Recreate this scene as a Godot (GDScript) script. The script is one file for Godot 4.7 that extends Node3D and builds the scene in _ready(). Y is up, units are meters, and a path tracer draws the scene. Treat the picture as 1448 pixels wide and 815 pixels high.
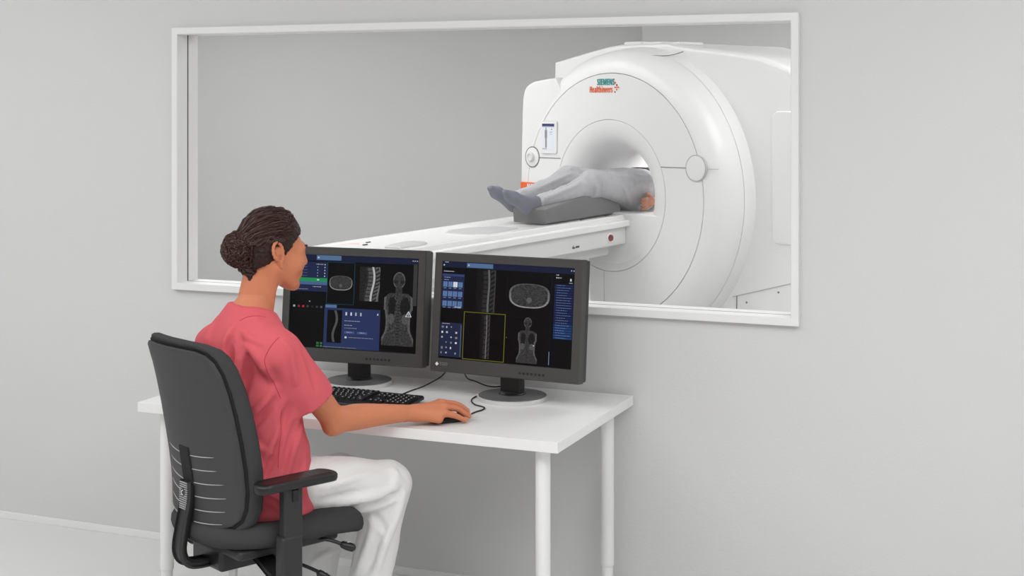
extends Node3D

# ------------------------------------------------------------------ mesh building
class MB:
	var v := PackedVector3Array()
	var uv := PackedVector2Array()
	var xf := Transform3D.IDENTITY
	func tri(a: Vector3, b: Vector3, c: Vector3) -> void:
		v.append(xf * a); v.append(xf * b); v.append(xf * c)
	func quad(a: Vector3, b: Vector3, c: Vector3, d: Vector3) -> void:
		tri(a, b, c); tri(a, c, d)
	# rows of equal length joined to a sheet
	func loft(rows: Array, closed := true, cap := true) -> void:
		for i in rows.size() - 1:
			var p: PackedVector3Array = rows[i]
			var q: PackedVector3Array = rows[i + 1]
			var n := p.size()
			for j in (n if closed else n - 1):
				var k := (j + 1) % n
				quad(p[j], p[k], q[k], q[j])
		if cap and closed:
			for e in [0, rows.size() - 1]:
				var p: PackedVector3Array = rows[e]
				var c := Vector3.ZERO
				for x in p: c += x
				c /= p.size()
				for j in p.size():
					var k := (j + 1) % p.size()
					if e == 0: tri(c, p[k], p[j])
					else: tri(c, p[j], p[k])
	func rbox(c: Vector3, size: Vector3, r := 0.004, seg := 2) -> void:
		var h := size * 0.5
		r = minf(r, minf(h.x, minf(h.y, h.z)) * 0.999)
		var inner := h - Vector3(r, r, r)
		var g := []
		for k in seg + 1: g.append([-1.0, -tan(PI / 4.0 * (1.0 - float(k) / seg))])
		for k in seg + 1: g.append([1.0, tan(PI / 4.0 * float(k) / seg)])
		for ax in 3:
			for s in [-1.0, 1.0]:
				var grid := []
				for i in g.size():
					var row := PackedVector3Array()
					for j in g.size():
						var dv := Vector3.ZERO
						var sg := Vector3.ZERO
						dv[ax] = s; sg[ax] = s
						dv[(ax + 1) % 3] = g[i][1]; sg[(ax + 1) % 3] = g[i][0]
						dv[(ax + 2) % 3] = g[j][1]; sg[(ax + 2) % 3] = g[j][0]
						row.append(c + sg * inner + dv.normalized() * r)
					grid.append(row)
				for i in g.size() - 1:
					for j in g.size() - 1:
						if s > 0: quad(grid[i][j], grid[i][j + 1], grid[i + 1][j + 1], grid[i + 1][j])
						else: quad(grid[i][j], grid[i + 1][j], grid[i + 1][j + 1], grid[i][j + 1])
	# profile of (radius, height) turned round the y axis
	func lathe(prof: Array, seg := 32, c := Vector3.ZERO) -> void:
		var rows := []
		for p in prof:
			var row := PackedVector3Array()
			for j in seg:
				var a := TAU * j / seg
				row.append(c + Vector3(cos(a) * p[0], p[1], sin(a) * p[0]))
			rows.append(row)
		loft(rows, true, true)
	func tube(path: Array, r, seg := 8, caps := true) -> void:
		var rows := []
		var up := Vector3.UP
		var n := path.size()
		for i in n:
			var d: Vector3 = (path[mini(i + 1, n - 1)] - path[maxi(i - 1, 0)]).normalized()
			if absf(d.dot(up)) > 0.95: up = Vector3.RIGHT if absf(d.x) < 0.7 else Vector3.BACK
			var s := d.cross(up).normalized()
			up = s.cross(d).normalized()
			var rad: float = r[i] if r is Array else r
			var row := PackedVector3Array()
			for j in seg:
				var a := TAU * j / seg
				row.append(path[i] + (s * cos(a) + up * sin(a)) * rad)
			rows.append(row)
		loft(rows, true, caps)
	# band of width w and thickness t swept along a path in a plane; across = width direction
	func band(path: Array, across: Vector3, w: float, t: float) -> void:
		var rows := []
		var n := path.size()
		var b := t * 0.28
		for i in n:
			var d: Vector3 = (path[mini(i + 1, n - 1)] - path[maxi(i - 1, 0)]).normalized()
			var m := d.cross(across).normalized()
			var row := PackedVector3Array()
			for q in [[-1, -1, 0], [-1, -1, 1], [-1, 1, 1], [-1, 1, 0], [1, 1, 0], [1, 1, 1], [1, -1, 1], [1, -1, 0]]:
				var x: float = q[0] * (w * 0.5 - (b if q[2] == 1 else 0.0))
				var y: float = q[1] * (t * 0.5 - (0.0 if q[2] == 1 else b))
				row.append(path[i] + across * x + m * y)
			rows.append(row)
		loft(rows, true, true)
	# outline in x,y; profile of (inset, depth); bend gives the depth of the middle surface; rings > 0 fills caps with rings
	func slab(outline: PackedVector2Array, prof: Array, bend = null, rings := 0, mid := Vector2.INF) -> void:
		var rows := []
		var c := Vector2.ZERO
		for p in outline: c += p
		c /= outline.size()
		if mid != Vector2.INF: c = mid
		var n := outline.size()
		var nrm := PackedVector2Array()
		var area := 0.0
		for i in n:
			area += outline[i].cross(outline[(i + 1) % n])
		for i in n:
			var e1 := (outline[i] - outline[(i - 1 + n) % n]).normalized()
			var e2 := (outline[(i + 1) % n] - outline[i]).normalized()
			var m := Vector2(e1.y + e2.y, -e1.x - e2.x).normalized() * signf(area)
			nrm.append(m)
		var put := func(q: Vector2, z: float) -> Vector3:
			return Vector3(q.x, q.y, z + (bend.call(q.x, q.y) if bend != null else 0.0))
		for k in prof.size():
			var row := PackedVector3Array()
			for i in n: row.append(put.call(outline[i] - nrm[i] * float(prof[k][0]), prof[k][1]))
			rows.append(row)
		if rings > 0:
			for e in [0, 1]:
				var pr = prof[0] if e == 0 else prof[prof.size() - 1]
				var extra := []
				for g in range(1, rings + 1):
					var f := 1.0 - float(g) / rings
					f = maxf(f, 0.001)
					var row := PackedVector3Array()
					for i in n:
						var q: Vector2 = outline[i] - nrm[i] * float(pr[0])
						row.append(put.call(c + (q - c) * f, pr[1]))
					extra.append(row)
				if e == 0:
					extra.reverse(); rows = extra + rows
				else: rows = rows + extra
			loft(rows, true, false)
		else:
			loft(rows, true, false)
			for e in [0, prof.size() - 1]:
				var pts := PackedVector2Array()
				for p in rows[e]: pts.append(Vector2(p.x, p.y))
				var ix := Geometry2D.triangulate_polygon(pts)
				for t in range(0, ix.size(), 3):
					if (e == 0) == (area > 0): tri(rows[e][ix[t]], rows[e][ix[t + 2]], rows[e][ix[t + 1]])
					else: tri(rows[e][ix[t]], rows[e][ix[t + 1]], rows[e][ix[t + 2]])
	func mesh(crease := 38.0, close := true) -> ArrayMesh:
		var n := v.size()
		var vol := 0.0
		if close:
			for i in range(0, n, 3): vol += v[i].dot(v[i + 1].cross(v[i + 2]))
			if vol > 0.0:    # front faces run clockwise
				for i in range(0, n, 3):
					var t := v[i + 1]
					v[i + 1] = v[i + 2]; v[i + 2] = t
					if uv.size() == n:
						var u := uv[i + 1]
						uv[i + 1] = uv[i + 2]; uv[i + 2] = u
		var fn := PackedVector3Array(); fn.resize(n / 3)
		var at := {}
		for i in n / 3:
			fn[i] = (v[i * 3 + 2] - v[i * 3]).cross(v[i * 3 + 1] - v[i * 3])
			for k in 3:
				var key := Vector3i((v[i * 3 + k] * 20000.0).round())
				if at.has(key): at[key].append(i)
				else: at[key] = [i]
		var nn := PackedVector3Array(); nn.resize(n)
		var lim := cos(deg_to_rad(crease))
		for i in n:
			var me := fn[i / 3].normalized()
			var s := Vector3.ZERO
			for f in at[Vector3i((v[i] * 20000.0).round())]:
				var o: Vector3 = fn[f]
				if o.normalized().dot(me) > lim: s += o
			nn[i] = s.normalized() if s.length() > 1e-14 else (me if me.length() > 0.5 else Vector3.UP)
		var arr := []
		arr.resize(Mesh.ARRAY_MAX)
		arr[Mesh.ARRAY_VERTEX] = v
		arr[Mesh.ARRAY_NORMAL] = nn
		if uv.size() == n: arr[Mesh.ARRAY_TEX_UV] = uv
		var m := ArrayMesh.new()
		m.add_surface_from_arrays(Mesh.PRIMITIVE_TRIANGLES, arr)
		return m

# indexed soup that several fields write into
class Hide:
	var v := PackedVector3Array()
	var n := PackedVector3Array()
	var ix := PackedInt32Array()
	func mesh() -> ArrayMesh:
		var arr := []
		arr.resize(Mesh.ARRAY_MAX)
		arr[Mesh.ARRAY_VERTEX] = v
		arr[Mesh.ARRAY_NORMAL] = n
		arr[Mesh.ARRAY_INDEX] = ix
		var m := ArrayMesh.new()
		m.add_surface_from_arrays(Mesh.PRIMITIVE_TRIANGLES, arr)
		return m
	func add_soup(b: MB) -> void:
		var a: Array = b.mesh().surface_get_arrays(0)
		var base := v.size()
		v.append_array(a[Mesh.ARRAY_VERTEX]); n.append_array(a[Mesh.ARRAY_NORMAL])
		for i in a[Mesh.ARRAY_VERTEX].size(): ix.append(base + i)

# distance field on a grid: tapered capsules joined smoothly, meshed as surface nets
class Field:
	var o: Vector3
	var nx: int
	var ny: int
	var nz: int
	var h: float
	var f := PackedFloat32Array()
	var base := Transform3D.IDENTITY
	func _init(lo: Vector3, hi: Vector3, cell: float) -> void:
		o = lo; h = cell
		nx = int(ceil((hi.x - lo.x) / h)) + 1
		ny = int(ceil((hi.y - lo.y) / h)) + 1
		nz = int(ceil((hi.z - lo.z) / h)) + 1
		f.resize(nx * ny * nz)
		f.fill(9.0)
	# sc squeezes an axis (2 = half as thick); clips are planes [normal, offset] that cut this piece; cut subtracts
	func cone(a: Vector3, b: Vector3, ra: float, rb: float, k := 0.02, sc := Vector3.ONE, clips := [], cut := false) -> void:
		a = base * a; b = base * b
		var rm := maxf(ra, rb)
		var mg := k + 2.5 * h
		var ex := Vector3(rm / sc.x + mg, rm / sc.y + mg, rm / sc.z + mg)
		var lo := (Vector3(minf(a.x, b.x), minf(a.y, b.y), minf(a.z, b.z)) - ex - o) / h
		var hi := (Vector3(maxf(a.x, b.x), maxf(a.y, b.y), maxf(a.z, b.z)) + ex - o) / h
		var x0 := maxi(0, int(lo.x)); var x1 := mini(nx - 1, int(hi.x) + 1)
		var y0 := maxi(0, int(lo.y)); var y1 := mini(ny - 1, int(hi.y) + 1)
		var z0 := maxi(0, int(lo.z)); var z1 := mini(nz - 1, int(hi.z) + 1)
		var ba := (b - a) * sc
		var bb := maxf(ba.length_squared(), 1e-12)
		var fac := 2.0 / (1.0 + maxf(sc.x, maxf(sc.y, sc.z)))
		var nc := clips.size()
		for z in range(z0, z1 + 1):
			for y in range(y0, y1 + 1):
				var i := (z * ny + y) * nx + x0
				var p := Vector3(o.x + x0 * h, o.y + y * h, o.z + z * h)
				for x in range(x0, x1 + 1):
					var q := (p - a) * sc
					var t := clampf(q.dot(ba) / bb, 0.0, 1.0)
					var d := ((q - ba * t).length() - (ra + (rb - ra) * t)) * fac
					for c in nc:
						d = maxf(d, p.dot(clips[c][0]) - clips[c][1])
					var g := f[i]
					if cut:
						d = -d
						var e := maxf(k - absf(g - d), 0.0)
						f[i] = maxf(g, d) + (e * e * 0.25 / k if k > 0.0 else 0.0)
					else:
						var e := maxf(k - absf(g - d), 0.0)
						f[i] = minf(g, d) - (e * e * 0.25 / k if k > 0.0 else 0.0)
					p.x += h
					i += 1
	func ball(c: Vector3, r: Vector3, k := 0.02, clips := [], cut := false) -> void:
		var m := maxf(r.x, maxf(r.y, r.z))
		cone(c, c, m, m, k, Vector3(m / r.x, m / r.y, m / r.z), clips, cut)
	func chain(pts: Array, k := 0.02, sub := 4, cut := false) -> void:   # [point, radius]...
		var ps := PackedVector3Array()
		var rs := PackedFloat32Array()
		var n := pts.size()
		for i in n - 1:
			var i0 := maxi(i - 1, 0)
			var i3 := mini(i + 2, n - 1)
			for j in sub:
				var w := float(j) / sub
				ps.append(base * (pts[i][0] as Vector3).cubic_interpolate(pts[i + 1][0], pts[i0][0], pts[i3][0], w))
				rs.append(cubic_interpolate(float(pts[i][1]), float(pts[i + 1][1]), float(pts[i0][1]), float(pts[i3][1]), w))
		ps.append(base * pts[n - 1][0]); rs.append(pts[n - 1][1])
		var rm := 0.0
		var lo := ps[0]; var hi := ps[0]
		for i in ps.size():
			rm = maxf(rm, rs[i]); lo = lo.min(ps[i]); hi = hi.max(ps[i])
		var mg := rm + k + 2.5 * h
		lo = (lo - Vector3(mg, mg, mg) - o) / h; hi = (hi + Vector3(mg, mg, mg) - o) / h
		var x0 := maxi(0, int(lo.x)); var x1 := mini(nx - 1, int(hi.x) + 1)
		var y0 := maxi(0, int(lo.y)); var y1 := mini(ny - 1, int(hi.y) + 1)
		var z0 := maxi(0, int(lo.z)); var z1 := mini(nz - 1, int(hi.z) + 1)
		var tmp := PackedFloat32Array(); tmp.resize(f.size()); tmp.fill(9.0)
		for i in ps.size() - 1:
			var a := ps[i]; var ba := ps[i + 1] - a
			var bb := maxf(ba.length_squared(), 1e-12)
			var m := maxf(rs[i], rs[i + 1]) + k + 2.5 * h
			var l2 := (a.min(ps[i + 1]) - Vector3(m, m, m) - o) / h
			var h2 := (a.max(ps[i + 1]) + Vector3(m, m, m) - o) / h
			for z in range(maxi(z0, int(l2.z)), mini(z1, int(h2.z) + 1) + 1):
				for y in range(maxi(y0, int(l2.y)), mini(y1, int(h2.y) + 1) + 1):
					var xa := maxi(x0, int(l2.x))
					var q := (z * ny + y) * nx + xa
					var p := Vector3(o.x + xa * h, o.y + y * h, o.z + z * h) - a
					for x in range(xa, mini(x1, int(h2.x) + 1) + 1):
						var t := clampf(p.dot(ba) / bb, 0.0, 1.0)
						var d := (p - ba * t).length() - lerpf(rs[i], rs[i + 1], t)
						if d < tmp[q]: tmp[q] = d
						p.x += h
						q += 1
		for z in range(z0, z1 + 1):
			for y in range(y0, y1 + 1):
				var q := (z * ny + y) * nx + x0
				for x in range(x0, x1 + 1):
					var d := tmp[q]
					if d < 8.0:
						var g := f[q]
						if cut: d = -d
						var e := maxf(k - absf(g - d), 0.0)
						e = e * e * 0.25 / k if k > 0.0 else 0.0
						f[q] = maxf(g, d) + e if cut else minf(g, d) - e
					q += 1
	# first point of the surface on a line of sight
	func hit(from: Vector3, dir: Vector3, t0: float, t1: float) -> Vector3:
		var t := t0
		while t < t1:
			var p := from + dir * t
			if p.x > o.x and p.y > o.y and p.z > o.z and p.x < o.x + (nx - 2) * h and p.y < o.y + (ny - 2) * h and p.z < o.z + (nz - 2) * h:
				if value(p) < 0.0: return onto(p)
			t += h * 0.5
		return Vector3.INF
	func shift(fn: Callable, near := 0.03) -> void:
		for z in nz:
			for y in ny:
				var i := (z * ny + y) * nx
				for x in nx:
					if absf(f[i]) < near: f[i] += fn.call(Vector3(o.x + x * h, o.y + y * h, o.z + z * h))
					i += 1
	func value(p: Vector3) -> float:
		var q := (p - o) / h
		var x := clampi(int(q.x), 0, nx - 2); var y := clampi(int(q.y), 0, ny - 2); var z := clampi(int(q.z), 0, nz - 2)
		var fx := q.x - x; var fy := q.y - y; var fz := q.z - z
		var i := (z * ny + y) * nx + x
		var s := nx * ny
		var a := lerpf(lerpf(f[i], f[i + 1], fx), lerpf(f[i + nx], f[i + nx + 1], fx), fy)
		var b := lerpf(lerpf(f[i + s], f[i + s + 1], fx), lerpf(f[i + s + nx], f[i + s + nx + 1], fx), fy)
		return lerpf(a, b, fz)
	func onto(p: Vector3, proud := 0.0) -> Vector3:     # nearest point of the surface
		for k in 8:
			var d := value(p) - proud
			if absf(d) > 1.0: break
			var e := h * 0.6
			var g := Vector3(value(p + Vector3(e, 0, 0)) - value(p - Vector3(e, 0, 0)), value(p + Vector3(0, e, 0)) - value(p - Vector3(0, e, 0)), value(p + Vector3(0, 0, e)) - value(p - Vector3(0, 0, e)))
			if g.length() < 1e-6: break
			p -= g.normalized() * clampf(d, -0.03, 0.03) * 0.8
		return p
	func net(s: Hide) -> void:
		var idx := PackedInt32Array(); idx.resize(nx * ny * nz); idx.fill(-1)
		var first := s.v.size()
		var sx := 1; var sy := nx; var sz := nx * ny
		var offs := [0, sx, sy, sx + sy, sz, sx + sz, sy + sz, sx + sy + sz]
		var pos := [Vector3(0, 0, 0), Vector3(1, 0, 0), Vector3(0, 1, 0), Vector3(1, 1, 0), Vector3(0, 0, 1), Vector3(1, 0, 1), Vector3(0, 1, 1), Vector3(1, 1, 1)]
		var edges := [[0, 1], [2, 3], [4, 5], [6, 7], [0, 2], [1, 3], [4, 6], [5, 7], [0, 4], [1, 5], [2, 6], [3, 7]]
		var lim := 3.0 * h
		for z in nz - 1:
			for y in ny - 1:
				var i := (z * ny + y) * nx
				for x in nx - 1:
					if absf(f[i]) < lim:
						var m := 0
						for c in 8:
							if f[i + offs[c]] < 0.0: m |= 1 << c
						if m != 0 and m != 255:
							var acc := Vector3.ZERO
							var cnt := 0
							for e in edges:
								var a: float = f[i + offs[e[0]]]
								var b: float = f[i + offs[e[1]]]
								if (a < 0.0) != (b < 0.0):
									var pa: Vector3 = pos[e[0]]
									acc += pa.lerp(pos[e[1]], a / (a - b)); cnt += 1
							idx[i] = s.v.size()
							s.v.append(o + (Vector3(x, y, z) + acc / cnt) * h)
							s.n.append(Vector3.ZERO)
					i += 1
		var start := s.ix.size()
		for z in range(1, nz - 1):
			for y in range(1, ny - 1):
				var i := (z * ny + y) * nx + 1
				for x in range(1, nx - 1):
					if absf(f[i]) < lim:
						var inside := f[i] < 0.0
						if inside != (f[i + sx] < 0.0): _q(s, idx[i - sy - sz], idx[i - sz], idx[i], idx[i - sy], inside)
						if inside != (f[i + sy] < 0.0): _q(s, idx[i - sx - sz], idx[i - sx], idx[i], idx[i - sz], inside)
						if inside != (f[i + sz] < 0.0): _q(s, idx[i - sx - sy], idx[i - sy], idx[i], idx[i - sx], inside)
					i += 1
		for t in range(start, s.ix.size(), 3):
			var a := s.ix[t]; var b := s.ix[t + 1]; var c := s.ix[t + 2]
			var g := (s.v[c] - s.v[a]).cross(s.v[b] - s.v[a])
			s.n[a] += g; s.n[b] += g; s.n[c] += g
		for i in range(first, s.v.size()): s.n[i] = s.n[i].normalized()
	func _q(s: Hide, a: int, b: int, c: int, d: int, inside: bool) -> void:
		if a < 0 or b < 0 or c < 0 or d < 0: return
		if inside: s.ix.append_array(PackedInt32Array([a, c, b, a, d, c]))
		else: s.ix.append_array(PackedInt32Array([a, b, c, a, c, d]))

# ------------------------------------------------------------------ nodes
var M := {}
var names := {}
var rng := RandomNumberGenerator.new()

func put(called: String, m: Mesh, mt: Material, parent: Node = self) -> MeshInstance3D:
	var o := MeshInstance3D.new()
	o.name = called
	o.mesh = m
	o.material_override = mt
	parent.add_child(o, true)
	return o

func obj(called: String, b: MB, mt: Material, parent: Node = self, crease := 38.0) -> MeshInstance3D:
	return put(called, b.mesh(crease), mt, parent)

func thing(called: String, label: String, category: String, at := Vector3.ZERO, turn := 0.0, group := "") -> Node3D:
	var o := Node3D.new()
	names[called] = names.get(called, -1) + 1
	o.name = called if names[called] == 0 else "%s_%03d" % [called, names[called]]
	add_child(o)
	o.position = at
	o.rotation_degrees.y = turn
	tag(o, label, category, group)
	return o

func tag(o: Node, label: String, category: String, group := "") -> void:
	o.set_meta("label", label)
	o.set_meta("category", category)
	if group: o.set_meta("group", group)

func struct(o: Node, label: String, category: String) -> Node:
	tag(o, label, category)
	o.set_meta("kind", "structure")
	return o

func rounded(w: float, hh: float, r: float, seg := 6, c := Vector2.ZERO) -> PackedVector2Array:
	var p := PackedVector2Array()
	for q in [[1, 1, 0.0], [-1, 1, 90.0], [-1, -1, 180.0], [1, -1, 270.0]]:
		for k in seg + 1:
			var a := deg_to_rad(q[2] + 90.0 * k / seg)
			p.append(c + Vector2(q[0] * (w / 2 - r) + cos(a) * r, q[1] * (hh / 2 - r) + sin(a) * r))
	return p

func smooth_path(pts: Array, n := 8) -> Array:
	var out := []
	for i in pts.size() - 1:
		var p0: Vector3 = pts[maxi(i - 1, 0)]
		var p3: Vector3 = pts[mini(i + 2, pts.size() - 1)]
		for k in n:
			out.append((pts[i] as Vector3).cubic_interpolate(pts[i + 1], p0, p3, float(k) / n))
	out.append(pts[pts.size() - 1])
	return out

func lut(t: Array, y: float) -> float:       # piecewise smooth curve through [y, value]
	for i in t.size() - 1:
		if y <= t[i + 1][0] or i == t.size() - 2:
			return lerpf(t[i][1], t[i + 1][1], clampf((y - t[i][0]) / (t[i + 1][0] - t[i][0]), 0.0, 1.0))
	return 0.0

# point of a field's surface that the photograph shows at a pixel (field in the coordinates of frame)
func seen_at(f: Field, frame: Transform3D, px: float, py: float) -> Vector3:
	var c := Transform3D(Basis(Vector3.UP, deg_to_rad(22.462)), Vector3(0, 1.74, 4.716))
	var inv := frame.affine_inverse()
	var d := (c.basis * Vector3((px - 724.0) / 2010.0, -(py - 148.0) / 2010.0, -1.0)).normalized()
	return f.hit(inv * c.origin, inv.basis * d, 3.4, 10.5)

# folds of cloth along lines seen in the photograph: [radius (below 0 = valley), [pixels]]
func folds(f: Field, frame: Transform3D, lines: Array, k := 0.016, gain := 1.3) -> void:
	var all := []
	for l in lines:
		var p := []
		for q in l[1]:
			var w := seen_at(f, frame, q[0], q[1])
			if w != Vector3.INF: p.append(w)
		if p.size() > 1: all.append([l[0], p])
	for a in all:
		var pts := smooth_path(a[1], 3)
		var ch := []
		var valley: bool = a[0] < 0.0
		for i in pts.size():
			var w := sin(PI * clampf((i + 0.6) / (pts.size() + 0.2), 0.0, 1.0))
			var r: float = absf(a[0]) * gain * lerpf(0.5, 1.0, w)
			var depth := lerpf(0.55, 0.05, w) * r
			ch.append([f.onto(pts[i], depth if valley else -depth), r])
		f.chain(ch, k, 1, valley)

# ------------------------------------------------------------------ materials
func noise_tex(freq: float, seed_: int, size := 256, octaves := 4) -> NoiseTexture2D:
	var n := FastNoiseLite.new()
	n.seed = seed_; n.frequency = freq; n.fractal_octaves = octaves
	var t := NoiseTexture2D.new()
	t.width = size; t.height = size; t.seamless = true; t.noise = n
	return t

func weave_tex() -> ImageTexture:
	var im := Image.create(128, 128, false, Image.FORMAT_L8)
	var r := RandomNumberGenerator.new(); r.seed = 5
	for y in 128:
		for x in 128:
			var a := sin(TAU * x / 4.0) * (1.0 if (y / 2) % 2 == 0 else -1.0)
			var g := 0.5 + 0.22 * a + r.randf_range(-0.2, 0.2)
			im.set_pixel(x, y, Color(g, g, g))
	return ImageTexture.create_from_image(im)

func mat(c: Color, rough := 0.5, metal := 0.0, spec := 0.5) -> StandardMaterial3D:
	var m := StandardMaterial3D.new()
	m.albedo_color = c; m.roughness = rough; m.metallic = metal; m.metallic_specular = spec
	return m

func relief(m: StandardMaterial3D, t: Texture2D, scale: float, amount: float) -> StandardMaterial3D:
	m.uv1_triplanar = true
	m.uv1_scale = Vector3(scale, scale, scale)
	m.heightmap_enabled = true
	m.heightmap_texture = t
	m.heightmap_scale = amount
	return m

func rgb(r: int, g: int, b: int) -> Color:
	return Color(r / 255.0, g / 255.0, b / 255.0)

func materials() -> void:
	var grain := noise_tex(0.05, 3)
	var weave := weave_tex()
	M.wall = relief(mat(rgb(217, 217, 217), 0.85, 0, 0.3), grain, 6.0, 0.03)
	M.ceiling = mat(rgb(236, 236, 235), 0.9, 0, 0.2)
	M.floor = relief(mat(rgb(226, 226, 225), 0.35, 0, 0.4), noise_tex(0.02, 9), 1.5, 0.02)
	M.frame = mat(rgb(238, 238, 237), 0.4)
	M.gasket = mat(rgb(70, 70, 70), 0.7)
	M.glass = mat(Color(1, 1, 1, 0.02), 0.0, 0, 0.2)
	M.glass.transparency = BaseMaterial3D.TRANSPARENCY_ALPHA
	M.white = mat(rgb(240, 240, 239), 0.35)
	M.white_gloss = mat(rgb(243, 243, 242), 0.22)
	M.cover = mat(rgb(241, 241, 240), 0.3)
	M.skirt = mat(rgb(226, 226, 225), 0.35)
	M.tray = mat(rgb(196, 196, 196), 0.4)
	M.seam = mat(rgb(120, 120, 120), 0.7)
	M.seam_soft = mat(rgb(190, 190, 190), 0.6)
	M.orange = mat(rgb(238, 98, 20), 0.4)
	M.teal = mat(rgb(0, 153, 153), 0.4)
	M.print_white = mat(rgb(245, 245, 245), 0.5)
	M.print_grey = mat(rgb(80, 80, 80), 0.5)
	M.red = mat(rgb(130, 22, 26), 0.3)
	M.desk = relief(mat(rgb(240, 240, 239), 0.38), grain, 3.0, 0.004)
	M.bezel = mat(rgb(62, 62, 61), 0.5)
	M.bezel_dark = mat(rgb(30, 30, 30), 0.45)
	M.stand = mat(rgb(24, 24, 25), 0.42)
	M.disc = mat(rgb(112, 112, 112), 0.4, 0.2)
	M.silver = mat(rgb(215, 215, 215), 0.35, 0.2)
	M.key = mat(rgb(28, 28, 29), 0.32)
	M.black = mat(rgb(22, 22, 23), 0.4)
	M.rubber = mat(rgb(30, 30, 30), 0.55)
	M.plastic = relief(mat(rgb(58, 57, 58), 0.6), grain, 14.0, 0.012)
	M.plastic_dark = mat(rgb(40, 40, 41), 0.5)
	M.rib_highlight = mat(rgb(168, 168, 168), 0.5)  # edge highlight of the shell ribs painted pale grey; grip lines share the colour
	M.slot = mat(rgb(12, 12, 12), 0.8)
	M.fabric = relief(mat(rgb(68, 68, 69), 0.95, 0, 0.2), weave, 12.0, 0.05)
	M.scrub = relief(mat(rgb(214, 96, 105), 0.75, 0, 0.3), weave, 16.0, 0.012)
	M.stitch = mat(rgb(190, 74, 86), 0.9, 0, 0.2)
	M.trouser = relief(mat(rgb(232, 231, 230), 0.85, 0, 0.2), weave, 16.0, 0.012)
	M.skin = relief(mat(rgb(206, 129, 94), 0.5, 0, 0.4), noise_tex(0.09, 21), 22.0, 0.01)
	M.skin.subsurf_scatter_enabled = true; M.skin.subsurf_scatter_strength = 0.06
	M.nail = mat(rgb(236, 190, 172), 0.25)
	M.hair = relief(mat(rgb(48, 31, 28), 0.55, 0, 0.4), noise_tex(0.12, 8), 16.0, 0.12)
	M.strand = mat(rgb(70, 44, 38), 0.42, 0, 0.5)
	M.eye = mat(rgb(235, 232, 228), 0.15)
	M.lip = mat(rgb(172, 92, 82), 0.45)
	M.shoe = mat(rgb(236, 236, 236), 0.5)
	var heather := noise_tex(0.16, 31, 256, 3)
	M.jogger = relief(mat(rgb(208, 208, 212), 0.95, 0, 0.2), weave, 10.0, 0.03)
	M.jogger.albedo_texture = speckle(0.80, 1.0, 11)
	M.sock = relief(mat(rgb(146, 149, 162), 0.95, 0, 0.2), weave, 10.0, 0.05)
	M.sock.albedo_texture = speckle(0.75, 1.0, 12)
	M.shirt = relief(mat(rgb(30, 30, 32), 0.9, 0, 0.2), weave, 10.0, 0.03)
	M.cushion = relief(mat(rgb(122, 122, 123), 0.7, 0, 0.3), heather, 8.0, 0.02)
	M.patient_skin = mat(rgb(176, 112, 82), 0.55)
	M.lamp = mat(rgb(255, 255, 255), 0.6)
	M.lamp.emission_enabled = true
	M.lamp.emission = Color(1, 1, 1)
	M.lamp.emission_energy_multiplier = 1.0

func speckle(lo: float, hi: float, s: int) -> ImageTexture:
	var im := Image.create(128, 128, false, Image.FORMAT_RGB8)
	var r := RandomNumberGenerator.new(); r.seed = s
	for y in 128:
		for x in 128:
			var g := r.randf_range(lo, hi)
			im.set_pixel(x, y, Color(g, g, g))
	return ImageTexture.create_from_image(im)

# ------------------------------------------------------------------ scene
const CHAIR_AT := Vector3(-2.38, 0, 1.13)
const CHAIR_TURN := -26.0
const DESK_H := 0.735
const GANTRY_AT := Vector3(-2.744, 0, -3.455)
const GANTRY_TURN := -26.0
const TABLE_TURN := -18.0
const TABLE_TILT := 2.0
const TABLE_H := 1.08

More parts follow.
